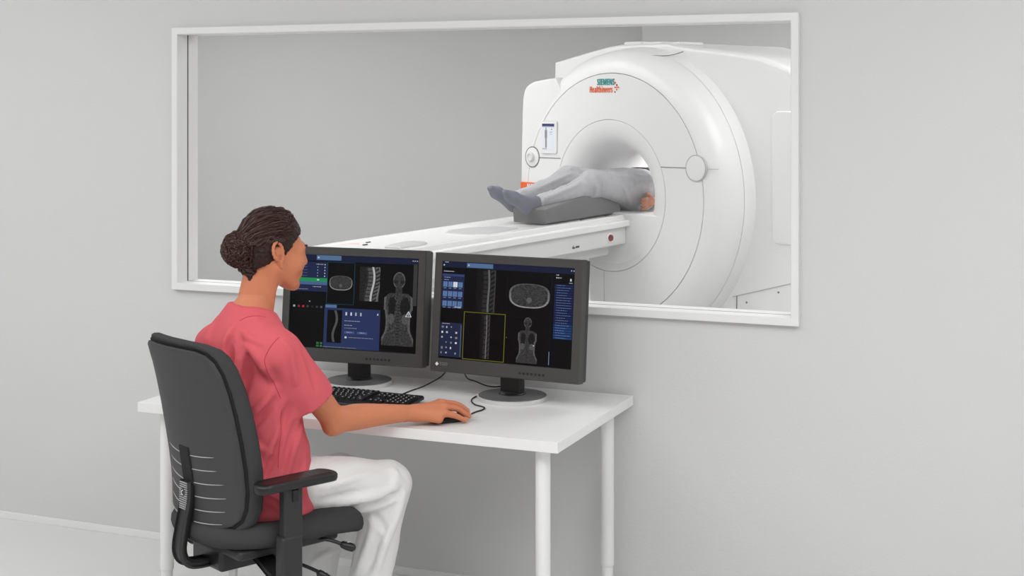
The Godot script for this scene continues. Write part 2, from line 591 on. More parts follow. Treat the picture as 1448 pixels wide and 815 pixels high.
func _ready() -> void:
	rng.seed = 77
	# camera: level, lens shifted down (horizon at pixel row 148 of 815)
	var cam := Camera3D.new()
	cam.name = "camera"
	add_child(cam)
	cam.position = Vector3(0, 1.74, 4.716)
	cam.rotation_degrees.y = 22.462
	cam.projection = Camera3D.PROJECTION_FRUSTUM
	cam.near = 0.1
	cam.far = 60.0
	cam.size = 0.1 * 815.0 / 2010.0
	cam.frustum_offset = Vector2(0, -0.1 * 259.5 / 2010.0)
	cam.current = true
	var we := WorldEnvironment.new()
	we.name = "world_environment"
	var env := Environment.new()
	env.background_mode = Environment.BG_COLOR
	env.background_color = Color(0.5, 0.5, 0.5)
	env.ambient_light_source = Environment.AMBIENT_SOURCE_BG
	env.tonemap_mode = Environment.TONE_MAPPER_LINEAR
	env.tonemap_exposure = 1.04
	env.sdfgi_enabled = true
	env.ssao_enabled = true
	env.ssil_enabled = true
	we.environment = env
	add_child(we)
	materials()
	# ceiling luminaires of both rooms: position, size (x, z), energy, label
	luminaire(Vector3(0.9, 2.99, 2.6), Vector2(2.4, 2.4), 5.4, "large square ceiling light over the free floor beside the desk")
	luminaire(Vector3(-2.3, 2.99, 3.6), Vector2(2.4, 2.0), 4.3, "wide ceiling light above the space behind the office chair")
	luminaire(Vector3(-4.6, 2.99, 2.2), Vector2(1.6, 2.0), 2.8, "narrow ceiling light near the left end of the control room")
	luminaire(Vector3(-4.8, 2.99, -2.3), Vector2(2.2, 2.2), 4.9, "square ceiling light above the foot end of the scanner table")
	luminaire(Vector3(-0.6, 2.99, -2.0), Vector2(1.8, 1.8), 3.5, "ceiling light between the window and the scanner front")
	luminaire(Vector3(-7.4, 2.99, -4.4), Vector2(2.4, 2.4), 2.2, "large ceiling light added to brighten the far wall of the scanner room")  # unseen lamp, added to lift the dim far wall
	luminaire(Vector3(-0.6, 2.99, -5.3), Vector2(1.8, 1.4), 2.4, "ceiling light added above the rear of the scanner to brighten the walls there")  # unseen lamp, added for more light on the rear walls
	room()
	desk()
	gantry()
	patient_table()
	monitors()
	chair()
	operator()
	patient()
	small_things()

func luminaire(at: Vector3, size: Vector2, energy: float, label: String) -> void:
	var t := thing("ceiling_light", label, "ceiling light", at, 0, "ceiling lights")
	var b := MB.new()
	var w := 0.04
	for s in [-1.0, 1.0]:
		b.rbox(Vector3(s * (size.x / 2 + w / 2), 0, 0), Vector3(w, 0.05, size.y + 2 * w), 0.005, 1)
		b.rbox(Vector3(0, 0, s * (size.y / 2 + w / 2)), Vector3(size.x, 0.05, w), 0.005, 1)
	obj("frame", b, M.frame, t)
	var d := MB.new()
	d.rbox(Vector3(0, 0.01, 0), Vector3(size.x, 0.01, size.y), 0.002, 1)
	obj("diffuser", d, M.lamp, t)
	var l := AreaLight3D.new()
	l.name = "light"
	l.area_size = size
	l.light_energy = energy
	l.light_color = Color(1, 1, 1)
	l.shadow_enabled = true
	l.area_range = 30.0
	l.area_attenuation = 2.0
	t.add_child(l)
	l.position = Vector3(0, -0.012, 0)
	l.rotation_degrees.x = -90

# ------------------------------------------------------------------ the rooms
const WX0 := -3.400
const WX1 := -0.918
const WY0 := 1.008
const WY1 := 2.044

func block(called: String, lo: Vector3, hi: Vector3, m: Material, label: String, category: String) -> MeshInstance3D:
	var b := MB.new()
	b.rbox((lo + hi) / 2, hi - lo, 0.002, 1)
	var o := obj(called, b, m)
	struct(o, label, category)
	return o

func room() -> void:
	# wall between the rooms, with the opening
	var b := MB.new()
	var x0 := -10.3; var x1 := 3.6
	var e := 0.012
	for r in [[x0, 0.0, WX0 + e, 3.0], [WX1 - e, 0.0, x1, 3.0], [WX0 + e, 0.0, WX1 - e, WY0 + e], [WX0 + e, WY1 - e, WX1 - e, 3.0]]:
		b.rbox(Vector3((r[0] + r[2]) / 2, (r[1] + r[3]) / 2, -0.05), Vector3(r[2] - r[0], r[3] - r[1], 0.1), 0.0001, 1)
	struct(obj("wall_back", b, M.wall), "pale grey painted wall with the wide viewing window in it", "wall")
	block("wall_left", Vector3(-6.6, 0, 0), Vector3(-6.5, 3, 6.6), M.wall, "pale grey painted side wall of the control room", "wall")
	block("wall_right", Vector3(3.6, 0, 0), Vector3(3.7, 3, 6.6), M.wall, "pale grey painted wall closing the control room", "wall")
	block("wall_front", Vector3(-6.6, 0, 6.6), Vector3(3.7, 3, 6.7), M.wall, "pale grey painted wall facing the viewing window", "wall")
	block("floor", Vector3(-10.4, -0.1, -7.0), Vector3(3.7, 0.0, 6.7), M.floor, "smooth pale grey floor running under desk and chair", "floor")
	block("ceiling", Vector3(-10.4, 3.0, -7.0), Vector3(3.7, 3.1, 6.7), M.ceiling, "flat white ceiling above both rooms", "ceiling")
	# scanner room
	block("wall_scanner_left", Vector3(-10.4, 0, -6.9), Vector3(-10.3, 3, -0.1), M.wall, "grey side wall of the scanner room", "wall")
	block("wall_scanner_back", Vector3(-10.3, 0, -7.0), Vector3(-3.479, 3, -6.9), M.wall, "grey wall far behind the scanner table", "wall")
	block("wall_scanner_pier", Vector3(-3.479, 0, -7.0), Vector3(3.6, 3, -6.5), M.wall, "lighter grey wall projecting behind the scanner housing", "wall")
	block("wall_scanner_right", Vector3(3.6, 0, -6.9), Vector3(3.7, 3, -0.1), M.wall, "grey wall of the scanner room beyond the housing", "wall")
	# skirting along the window wall
	b = MB.new()
	b.rbox(Vector3(-1.45, 0.014, 0.006), Vector3(10.1, 0.028, 0.012), 0.002, 1)
	struct(obj("baseboard_back", b, M.frame), "low white skirting along the foot of the window wall", "skirting")
	# viewing window
	var w := Node3D.new()
	w.name = "window_1"
	add_child(w)
	w.position = Vector3((WX0 + WX1) / 2, WY0, 0)
	struct(w, "wide white-framed viewing window between control room and scanner", "window")
	var hw := (WX1 - WX0) / 2
	var hh := WY1 - WY0
	var fw := 0.026
	# ring profile swept round the opening: front lip, groove for the glass, rear half
	var prof := [[0.0, 0.024], [0.0, -0.116], [fw, -0.116], [fw, -0.052], [fw - 0.008, -0.052], [fw - 0.008, -0.044], [fw, -0.044], [fw, 0.022], [fw - 0.002, 0.024]]
	b = MB.new()
	var rows := []
	for p in prof:
		var i: float = p[0]
		rows.append(PackedVector3Array([Vector3(-hw + i, i, p[1]), Vector3(hw - i, i, p[1]), Vector3(hw - i, hh - i, p[1]), Vector3(-hw + i, hh - i, p[1])]))
	rows.append(rows[0])
	b.loft(rows, true, false)
	obj("window_frame", b, M.frame, w, 25.0)
	b = MB.new()
	for r in [[-hw + fw - 0.004, hh / 2, 0.008, hh - 2 * fw], [hw - fw + 0.004, hh / 2, 0.008, hh - 2 * fw], [0.0, fw - 0.004, 2 * hw - 2 * fw, 0.008], [0.0, hh - fw + 0.004, 2 * hw - 2 * fw, 0.008]]:
		b.rbox(Vector3(r[0], r[1], -0.048), Vector3(r[2], r[3], 0.0075), 0.0004, 1)
	obj("gasket", b, M.gasket, w)
	b = MB.new()
	b.rbox(Vector3(0, hh / 2, -0.048), Vector3(2 * hw - 2 * fw, hh - 2 * fw, 0.006), 0.0005, 1)
	obj("pane", b, M.glass, w)

# ------------------------------------------------------------------ desk
func desk() -> void:
	var x0 := -3.003; var x1 := -1.488
	var z0 := 0.02; var z1 := 0.763
	var t := thing("desk", "white rectangular desk on four round legs under the window", "desk", Vector3((x0 + x1) / 2, 0, (z0 + z1) / 2))
	var w := x1 - x0; var d := z1 - z0
	var b := MB.new()
	b.rbox(Vector3(0, DESK_H - 0.0165, 0), Vector3(w, 0.033, d), 0.0015, 2)
	obj("desk_top", b, M.desk, t)
	for sx in [-1.0, 1.0]:
		for sz in [-1.0, 1.0]:
			var c := Vector3(sx * (w / 2 - 0.072), 0, sz * (d / 2 - 0.066))
			b = MB.new()
			b.lathe([[0.0, 0.16], [0.0215, 0.16], [0.0228, 0.163], [0.0228, 0.69], [0.0228, DESK_H - 0.036], [0.0, DESK_H - 0.036]], 28, c)
			var leg := obj("leg", b, M.white, t)
			b = MB.new()
			b.lathe([[0.0, 0.012], [0.0195, 0.012], [0.0195, 0.1605], [0.0, 0.1605]], 28, c)
			obj("telescopic_foot", b, M.white, leg)
			b = MB.new()
			b.lathe([[0.0, 0.0], [0.021, 0.0], [0.022, 0.004], [0.022, 0.014], [0.0, 0.014]], 28, c)
			obj("glide", b, M.tray, leg)
			b = MB.new()
			b.rbox(c + Vector3(0, DESK_H - 0.0355, 0), Vector3(0.075, 0.004, 0.075), 0.001, 1)
			obj("mounting_plate", b, M.white, leg)

# ------------------------------------------------------------------ scanner
func gantry() -> void:
	var t := thing("mri_scanner", "large glossy white tube scanner housing with a round bore", "scanner", GANTRY_AT, GANTRY_TURN)
	var cy := 1.19
	var b := MB.new()
	var to_z := Transform3D(Basis(Vector3(1, 0, 0), Vector3(0, 0, 1), Vector3(0, -1, 0)), Vector3(0, cy, 0))   # y of the lathe -> z
	# bore liner
	b.xf = to_z
	var flare := [[0.282, -1.45], [0.282, -0.50], [0.283, -0.36], [0.285, -0.25]]
	for k in 11:
		var a := deg_to_rad(90.0 - 9.0 * k)
		flare.append([0.447 - 0.160 * sin(a), -0.160 * (1.0 - cos(a))])
	ring(b, flare + [[0.4555, 0.0], [0.458, -0.003], [0.458, -0.03], [0.45, -0.20], [0.38, -0.30], [0.36, -1.45]], 96)
	obj("bore_ring", b, M.cover, t)
	b = MB.new(); b.xf = to_z
	ring(b, [[0.4602, -0.03], [0.4602, -0.003], [0.4625, -0.0008], [0.55, -0.002], [0.65, -0.005], [0.737, -0.009], [0.7392, -0.012], [0.7392, -0.05], [0.5, -0.06]], 96)
	obj("front_plate", b, M.cover, t)
	b = MB.new(); b.xf = to_z
	ring(b, [[0.7415, -0.05], [0.7415, -0.014], [0.744, -0.0105], [0.77, -0.014], [0.80, -0.022], [0.83, -0.037], [0.856, -0.062], [0.875, -0.098], [0.888, -0.15], [0.891, -0.185], [0.888, -0.19], [0.85, -0.19]], 128)
	obj("front_rim", b, M.cover, t)
	b = MB.new(); b.xf = to_z
	ring(b, [[0.85, -0.196], [0.889, -0.1925], [0.892, -0.196], [0.905, -0.25], [0.915, -0.36], [0.85, -0.36]], 128)
	obj("rim_collar", b, M.cover, t)
	b = MB.new(); b.xf = to_z
	ring(b, [[0.44, -0.062], [0.46, -0.010], [0.74, -0.020], [0.87, -0.188], [0.87, -0.21], [0.45, -0.21]], 96)
	obj("backing", b, M.seam_soft, t)
	# housing behind the rim
	var out := PackedVector2Array()
	for p in [[1.30, 0.0], [1.31, 0.9], [1.305, 1.5], [1.28, 1.72], [1.23, 1.86], [1.14, 1.945], [0.94, 2.012], [0.70, 2.052], [0.47, 2.078], [0.3, 2.10], [0.22, 2.118], [-0.18, 2.12], [-0.30, 2.108], [-0.44, 2.085], [-0.62, 2.052], [-0.775, 2.022], [-0.786, 1.8], [-0.786, 0.0]]: out.append(Vector2(p[0], p[1]))
	b = MB.new()
	holed(b, out, [[0.03, -0.27], [0.012, -0.278], [0.003, -0.30], [0.0, -0.33], [0.0, -1.40], [0.03, -1.44]], Vector2(0, cy), 0.84, 0.36)
	obj("housing", b, M.cover, t)
	# plate that closes the bore below the table
	out = PackedVector2Array()
	for k in 25:
		var a := PI + PI * k / 24.0
		out.append(Vector2(cos(a) * 0.432, cy - 0.10 + sin(a) * 0.335 * (0.98 if absf(cos(a)) < 0.98 else 1.0)))
	b = MB.new()
	b.slab(out, [[0.0, -0.20], [0.0, -0.016], [0.006, -0.008], [0.016, -0.004]])
	obj("bore_apron", b, M.cover, t)
	# light strip in the roof of the bore
	b = MB.new()
	b.rbox(Vector3(0, cy + 0.278, -0.85), Vector3(0.07, 0.008, 0.7), 0.003, 1)
	obj("bore_light", b, M.lamp, t)
	var bl := AreaLight3D.new()
	bl.name = "light"
	bl.area_size = Vector2(0.07, 0.7)
	bl.light_energy = 0.9
	bl.shadow_enabled = true
	bl.area_range = 30.0
	bl.area_attenuation = 2.0
	t.add_child(bl)
	bl.position = Vector3(0, cy + 0.270, -0.85)
	bl.rotation_degrees.x = -90
	# lower left side cover, a little lower than the housing
	out = PackedVector2Array()
	for p in [[-0.814, 0.0], [-0.814, 1.217], [-0.807, 1.502], [-0.801, 1.70], [-0.794, 1.785], [-0.780, 1.831], [-0.760, 1.857], [-0.732, 1.874], [-0.685, 1.890], [-0.585, 1.902], [-0.487, 1.910]]: out.append(Vector2(p[0], p[1]))
	for k in 17:
		var a := deg_to_rad(124.0 + k * 6.25)
		out.append(Vector2(cos(a) * 0.757, cy + sin(a) * 0.757))
	out.append(Vector2(-0.42, 0.0))
	b = MB.new()
	b.slab(out, [[0.014, -0.013], [0.005, -0.016], [0.001, -0.024], [0.0, -0.036], [0.0, -1.0]])
	obj("side_cover", b, M.cover, t)
	# ridge of the top hatch
	b = MB.new()
	for k in 3: b.rbox(Vector3(-0.10 + k * 0.16, 2.123 - k * 0.006, -0.42), Vector3(0.15, 0.02, 0.22), 0.008, 2)
	obj("top_hatch", b, M.cover, t)
	# plinth
	b = MB.new()
	b.rbox(Vector3(0, 0.2, -0.6), Vector3(1.5, 0.4, 0.9), 0.03, 2)
	obj("plinth", b, M.skirt, t)
	b = MB.new()
	b.rbox(Vector3(0, 0.32, -0.09), Vector3(1.0, 0.64, 0.14), 0.03, 2)
	obj("lower_front_cover", b, M.cover, t)
	# round covers and seams on the front
	var disc := func(called: String, x: float, y: float, z: float, r: float, knob: bool) -> void:
		var q := MB.new()
		q.xf = Transform3D(to_z.basis, Vector3(x, y, z))
		ring(q, [[r, -0.01], [r, 0.003], [r + 0.003, 0.0045], [r + 0.006, 0.003], [r + 0.006, -0.01]], 40)
		var n := obj(called, q, M.seam_soft if not knob else M.seam, t)
		q = MB.new()
		q.xf = Transform3D(to_z.basis, Vector3(x, y, z))
		q.lathe([[0.0, -0.01], [r - 0.001, -0.01], [r - 0.001, 0.004], [r - 0.006, 0.007], [0.0, 0.008]], 40)
		obj("cap", q, M.cover, n)
		if knob:
			q = MB.new()
			q.xf = Transform3D(to_z.basis, Vector3(x - 0.005, y, z))
			q.lathe([[0.0, 0.006], [r * 0.5, 0.006], [r * 0.48, 0.02], [r * 0.42, 0.026], [r * 0.3, 0.026], [r * 0.26, 0.022], [0.0, 0.021]], 32)
			obj("knob", q, M.skirt, n)
	disc.call("control_dial", -0.692, 1.404, -0.007, 0.062, true)
	disc.call("round_cover", 0.688, 1.377, -0.007, 0.072, false)
	var seam := func(pts: Array, r: float, m: Material) -> void:
		var q := MB.new()
		q.tube(pts, r, 6)
		obj("seam", q, m, t)
	seam.call([Vector3(0.425, 1.376, -0.001), Vector3(0.612, 1.376, -0.004)], 0.0028, M.seam)
	seam.call([Vector3(0.765, 1.376, -0.0125), Vector3(0.80, 1.376, -0.021), Vector3(0.83, 1.376, -0.036)], 0.002, M.seam_soft)
	seam.call([Vector3(-0.626, 1.402, -0.004), Vector3(-0.425, 1.402, -0.001)], 0.0028, M.seam)
	seam.call([Vector3(-0.043, 0.73, -0.001), Vector3(-0.043, 0.50, -0.004)], 0.0018, M.seam_soft)
	seam.call(smooth_path([Vector3(0.16, 2.035, -0.085), Vector3(0.25, 2.032, -0.12), Vector3(0.32, 2.034, -0.19), Vector3(0.36, 2.06, -0.28)], 5), 0.003, M.seam)
	seam.call([Vector3(0.74, 0.628, -0.268), Vector3(1.0, 0.70, -0.268), Vector3(1.26, 0.772, -0.268)], 0.0026, M.seam_soft)
	seam.call([Vector3(0.77, 0.635, -0.268), Vector3(0.765, 0.35, -0.268)], 0.003, M.seam)
	for p in [[0.841, 0.605], [1.068, 0.685]]:
		b = MB.new()
		b.xf = Transform3D(to_z.basis, Vector3(p[0], p[1], -0.269))
		b.lathe([[0.0, -0.004], [0.006, -0.004], [0.006, 0.002], [0.0, 0.002]], 12)
		obj("screw", b, M.seam, t)
	# raised panel of the right cover
	b = MB.new()
	b.slab(rounded(0.26, 0.75, 0.05, 6, Vector2(1.15, 1.33)), [[0.012, -0.262], [0.004, -0.264], [0.0, -0.27], [0.0, -0.29]])
	obj("access_panel", b, M.white_gloss, t)
	# orange stripe round the left cover
	b = MB.new()
	b.rbox(Vector3(-0.655, 1.212, -0.0075), Vector3(0.29, 0.056, 0.014), 0.001, 1)
	b.rbox(Vector3(-0.8135, 1.212, -0.52), Vector3(0.004, 0.056, 0.94), 0.001, 1)
	b.slab(PackedVector2Array([Vector2(-0.812, 1.184), Vector2(-0.795, 1.184), Vector2(-0.795, 1.240), Vector2(-0.812, 1.240)]), [[0.0, -0.06], [0.0, -0.022], [0.006, -0.0135]])
	var st := obj("orange_stripe", b, M.orange, t)
	lettering("MAGNETOM", Vector3(-0.738, 1.197, 0.0005), 0.036, M.print_white, st, "lettering", true)
	# maker's lettering
	lettering("SIEMENS", Vector3(-0.106, 1.846, -0.0035), 0.052, M.teal, t, "teal_lettering", true, 0.147)
	lettering("Healthineers", Vector3(-0.170, 1.800, -0.0030), 0.052, M.orange, t, "orange_lettering", true, 0.195)
	var k := 0
	for p in [[0, 0.034], [0.014, 0.02], [0.028, 0.006], [0.014, -0.008], [0, -0.022], [0.0, 0.006], [0.014, 0.006]]:
		b = MB.new()
		b.xf = Transform3D(to_z.basis, Vector3(0.048 + p[0], 1.838 + p[1], -0.0045))
		b.lathe([[0.0, -0.002], [0.0055, -0.002], [0.0055, 0.0015], [0.0, 0.0015]], 12)
		obj("emblem_dot", b, M.orange if k % 3 != 1 else M.red, t)
		k += 1
	# touch panel
	b = MB.new()
	b.slab(rounded(0.15, 0.205, 0.012, 4, Vector2(-0.530, 1.532)), [[0.0, -0.006], [0.0, 0.004], [0.003, 0.007]])
	var tp := obj("touch_panel", b, M.white_gloss, t)
	b = MB.new()
	b.slab(rounded(0.152, 0.207, 0.013, 4, Vector2(-0.530, 1.532)), [[0.0, -0.006], [0.0, 0.0]])
	obj("panel_rim", b, M.seam_soft, tp)
	var pane := flat_screen(Vector2(0.112, 0.168), panel_image())
	var sc := put("panel_screen", pane, screen_mat(panel_image(), 1.0), tp)
	sc.position = Vector3(-0.530, 1.535, 0.0085)

# extruded outline with a round hole through it: profile of (inset, z), hole radius in front and behind
func holed(b: MB, outline: PackedVector2Array, prof: Array, c: Vector2, r0: float, r1: float) -> void:
	var dense := PackedVector2Array()
	for i in outline.size():
		var p := outline[i]; var q := outline[(i + 1) % outline.size()]
		var n := maxi(1, int(ceil(p.distance_to(q) / 0.06)))
		for k in n: dense.append(p.lerp(q, float(k) / n))
	var rows := []
	var n := dense.size()
	var nrm := PackedVector2Array()
	for i in n:
		var e := (dense[(i + 1) % n] - dense[(i - 1 + n) % n]).normalized()
		nrm.append(Vector2(e.y, -e.x))
	var circle := func(r: float, z: float) -> PackedVector3Array:
		var row := PackedVector3Array()
		for p in dense:
			var d := (p - c).normalized() * r
			row.append(Vector3(c.x + d.x, c.y + d.y, z))
		return row
	rows.append(circle.call(r0, prof[0][1]))
	for k in prof.size():
		var row := PackedVector3Array()
		for i in n:
			var p := dense[i] - nrm[i] * float(prof[k][0])
			row.append(Vector3(p.x, p.y, prof[k][1]))
		rows.append(row)
	rows.append(circle.call(r1, prof[prof.size() - 1][1]))
	rows.append(circle.call(r1, prof[0][1] - 0.05))
	rows.append(rows[0])
	b.loft(rows, true, false)

func ring(b: MB, prof: Array, seg: int) -> void:
	var rows := []
	for p in prof + [prof[0]]:
		var row := PackedVector3Array()
		for j in seg:
			var a := TAU * j / seg
			row.append(Vector3(cos(a) * p[0], p[1], sin(a) * p[0]))
		rows.append(row)
	b.loft(rows, true, false)

func lettering(s: String, at: Vector3, size: float, m: Material, parent: Node, called: String, bold := false, width := 0.0) -> MeshInstance3D:
	var f := SystemFont.new()
	f.font_names = PackedStringArray(["Droid Sans"])
	f.font_weight = 700 if bold else 400
	var tm := TextMesh.new()
	tm.text = s
	tm.font = f
	tm.font_size = 48
	tm.pixel_size = size / 48.0
	tm.depth = 0.002
	tm.horizontal_alignment = HORIZONTAL_ALIGNMENT_LEFT
	tm.vertical_alignment = VERTICAL_ALIGNMENT_BOTTOM
	var o := put(called, tm, m, parent)
	o.position = at
	if width > 0.0:
		o.scale.x = width / tm.get_aabb().size.x
	return o

# ------------------------------------------------------------------ screens
func flat_screen(size: Vector2, _im: Image) -> ArrayMesh:
	var arr := []
	arr.resize(Mesh.ARRAY_MAX)
	var x := size.x / 2; var y := size.y / 2
	arr[Mesh.ARRAY_VERTEX] = PackedVector3Array([Vector3(-x, y, 0), Vector3(x, y, 0), Vector3(x, -y, 0), Vector3(-x, -y, 0)])
	arr[Mesh.ARRAY_NORMAL] = PackedVector3Array([Vector3.BACK, Vector3.BACK, Vector3.BACK, Vector3.BACK])
	arr[Mesh.ARRAY_TEX_UV] = PackedVector2Array([Vector2(0, 0), Vector2(1, 0), Vector2(1, 1), Vector2(0, 1)])
	arr[Mesh.ARRAY_INDEX] = PackedInt32Array([0, 1, 2, 0, 2, 3])
	var m := ArrayMesh.new()
	m.add_surface_from_arrays(Mesh.PRIMITIVE_TRIANGLES, arr)
	return m

func screen_mat(im: Image, energy: float) -> StandardMaterial3D:
	var m := mat(rgb(8, 8, 9), 0.35, 0, 0.25)
	m.emission_enabled = true
	m.emission_operator = BaseMaterial3D.EMISSION_OP_MULTIPLY
	m.emission = Color(1, 1, 1)
	m.emission_energy_multiplier = energy
	m.emission_texture = ImageTexture.create_from_image(im)
	return m

var art: Image
var art_noise: FastNoiseLite

func fillr(u0: float, v0: float, u1: float, v1: float, c: Color) -> void:
	var w := art.get_width(); var hh := art.get_height()
	art.fill_rect(Rect2i(int(u0 * w), int(v0 * hh), maxi(1, int((u1 - u0) * w)), maxi(1, int((v1 - v0) * hh))), c)

func frame_rect(u0: float, v0: float, u1: float, v1: float, c: Color, t := 0.003) -> void:
	fillr(u0, v0, u1, v0 + t * 1.25, c); fillr(u0, v1 - t * 1.25, u1, v1, c)
	fillr(u0, v0, u0 + t, v1, c); fillr(u1 - t, v0, u1, v1, c)

func grey_shape(u0: float, v0: float, u1: float, v1: float, fn: Callable) -> void:   # fn(x, y in 0..1) -> brightness, below 0 keeps
	var w := art.get_width(); var hh := art.get_height()
	for y in range(int(v0 * hh), int(v1 * hh)):
		for x in range(int(u0 * w), int(u1 * w)):
			var g: float = fn.call((x - u0 * w) / ((u1 - u0) * w), (y - v0 * hh) / ((v1 - v0) * hh))
			if g >= 0.0: art.set_pixel(x, y, Color(g, g, g))

func nz(x: float, y: float, s := 1.0) -> float:
	return art_noise.get_noise_2d(x * 100.0 * s, y * 100.0 * s)

func text_line(u: float, v: float, len_: float, c: Color, th := 0.008) -> void:     # print too small to read
	var x := u
	while x < u + len_:
		var w := rng.randf_range(0.004, 0.012)
		fillr(x, v, minf(x + w, u + len_), v + th, c)
		x += w + 0.004

func axial(u0: float, v0: float, u1: float, v1: float) -> void:
	grey_shape(u0, v0, u1, v1, func(x, y):
		var px: float = (x - 0.5) * 2.0; var py: float = (y - 0.5) * 2.0
		var r := pow(absf(px), 2.7) + pow(absf(py * (1.0 if py > 0.0 else 1.12)), 2.7)
		if r > 0.95: return -1.0
		var g := 0.20 + 0.10 * nz(x * 5, y * 5) + 0.12 * nz(x * 12 + 9, y * 12)
		if r > 0.72: g = 0.42 + 0.15 * py + 0.1 * nz(x * 9, y * 9)
		for s in [-1.0, 1.0]:
			var q := Vector2((px - s * 0.48) / 0.36, (py + 0.05) / 0.5).length()
			if q < 1.0: g = lerpf(0.14 + 0.34 * absf(nz(x * 14 + s * 3.0, y * 14)), g, q * q)
		if Vector2(px / 0.13, (py - 0.38) / 0.22).length() < 1.0: g = 0.34
		g += rng.randf_range(-0.07, 0.09)
		return clampf(g, 0.03, 0.85))

func sagittal(u0: float, v0: float, u1: float, v1: float, bright := 1.0, lean := 0.12) -> void:
	grey_shape(u0, v0, u1, v1, func(x, y):
		var c: float = 0.42 + lean * sin(y * 4.2 + 0.4) + 0.1 * y * y
		var g := 0.13 + 0.07 * nz(x * 6, y * 6) + 0.05 * nz(x * 20, y * 20)
		var d: float = x - c
		if absf(d) < 0.12:
			g = 0.26 + 0.06 * nz(x * 8, y * 8)
			if fposmod(y * 9.0, 1.0) < 0.22: g = 0.1
		elif d > 0.12 and d < 0.22: g = 0.62
		elif d > 0.26 and d < 0.46 and fposmod(y * 9.0 + d * 3.0, 1.0) < 0.5: g = 0.3
		elif d > 0.46: g = 0.42 * (1.0 - smoothstep(0.46, 0.62, d))
		if d < -0.22: g *= 0.8 + 0.5 * nz(x * 10, y * 10)
		return clampf((g + rng.randf_range(-0.05, 0.06)) * bright, 0.02, 0.95))

func coronal(u0: float, v0: float, u1: float, v1: float) -> void:
	grey_shape(u0, v0, u1, v1, func(x, y):
		var px: float = (x - 0.5) * 2.0
		var g := -1.0
		var tex := 0.08 * nz(x * 10, y * 10) + 0.07 * nz(x * 25, y * 25)
		var hd := Vector2(px / 0.36, (y - 0.11) / 0.11).length()
		if hd < 1.0: g = 0.24 + tex + (0.18 if hd > 0.86 else 0.0) - (0.12 if absf(y - 0.13) < 0.02 and absf(px) > 0.08 else 0.0)
		if y > 0.2 and y < 0.32 and absf(px) < 0.2 + maxf(0.0, y - 0.27) * 4.0: g = 0.22 + tex
		var half := 0.86
		if y > 0.5: half = 0.80 - 0.08 * sin((y - 0.5) * 9.0) + 0.25 * smoothstep(0.75, 0.98, y)
		if y > 0.28 and absf(px) < half and absf(px) + maxf(0.0, 0.36 - y) * 5.0 < 0.95:
			g = 0.22 + 2.0 * tex + 0.12 * absf(nz(x * 14, y * 28))
			if absf(px) > half - 0.13: g = 0.40 + tex
			for s in [-1.0, 1.0]:
				if Vector2((px - s * 0.38) / (0.26 + 0.05 * s), (y - 0.45) / 0.12).length() + 0.25 * nz(x * 4, y * 4) < 1.0: g = 0.10 + tex * 0.5
				if Vector2((px - s * 0.42) / 0.2, (y - 0.62) / 0.07).length() < 1.0: g = 0.36 + tex
				if Vector2((px - s * 0.55) / 0.28, (y - 0.88) / 0.08).length() + 0.3 * nz(x * 5, y * 5) < 1.0: g = 0.24 + tex
			if absf(px) < 0.09 and y > 0.4: g = 0.16 if fposmod(y * 26.0, 1.0) < 0.4 else 0.26
			if y > 0.97: g = -1.0
		if g > 0.0: g = maxf(0.03, g * 0.85 + rng.randf_range(-0.09, 0.10))
		return clampf(g, -1.0, 0.8))

func new_art(w: int, hh: int, c: Color) -> void:
	art = Image.create(w, hh, false, Image.FORMAT_RGB8)
	art.fill(c)
	art_noise = FastNoiseLite.new()
	art_noise.seed = 4; art_noise.frequency = 0.02; art_noise.fractal_octaves = 3

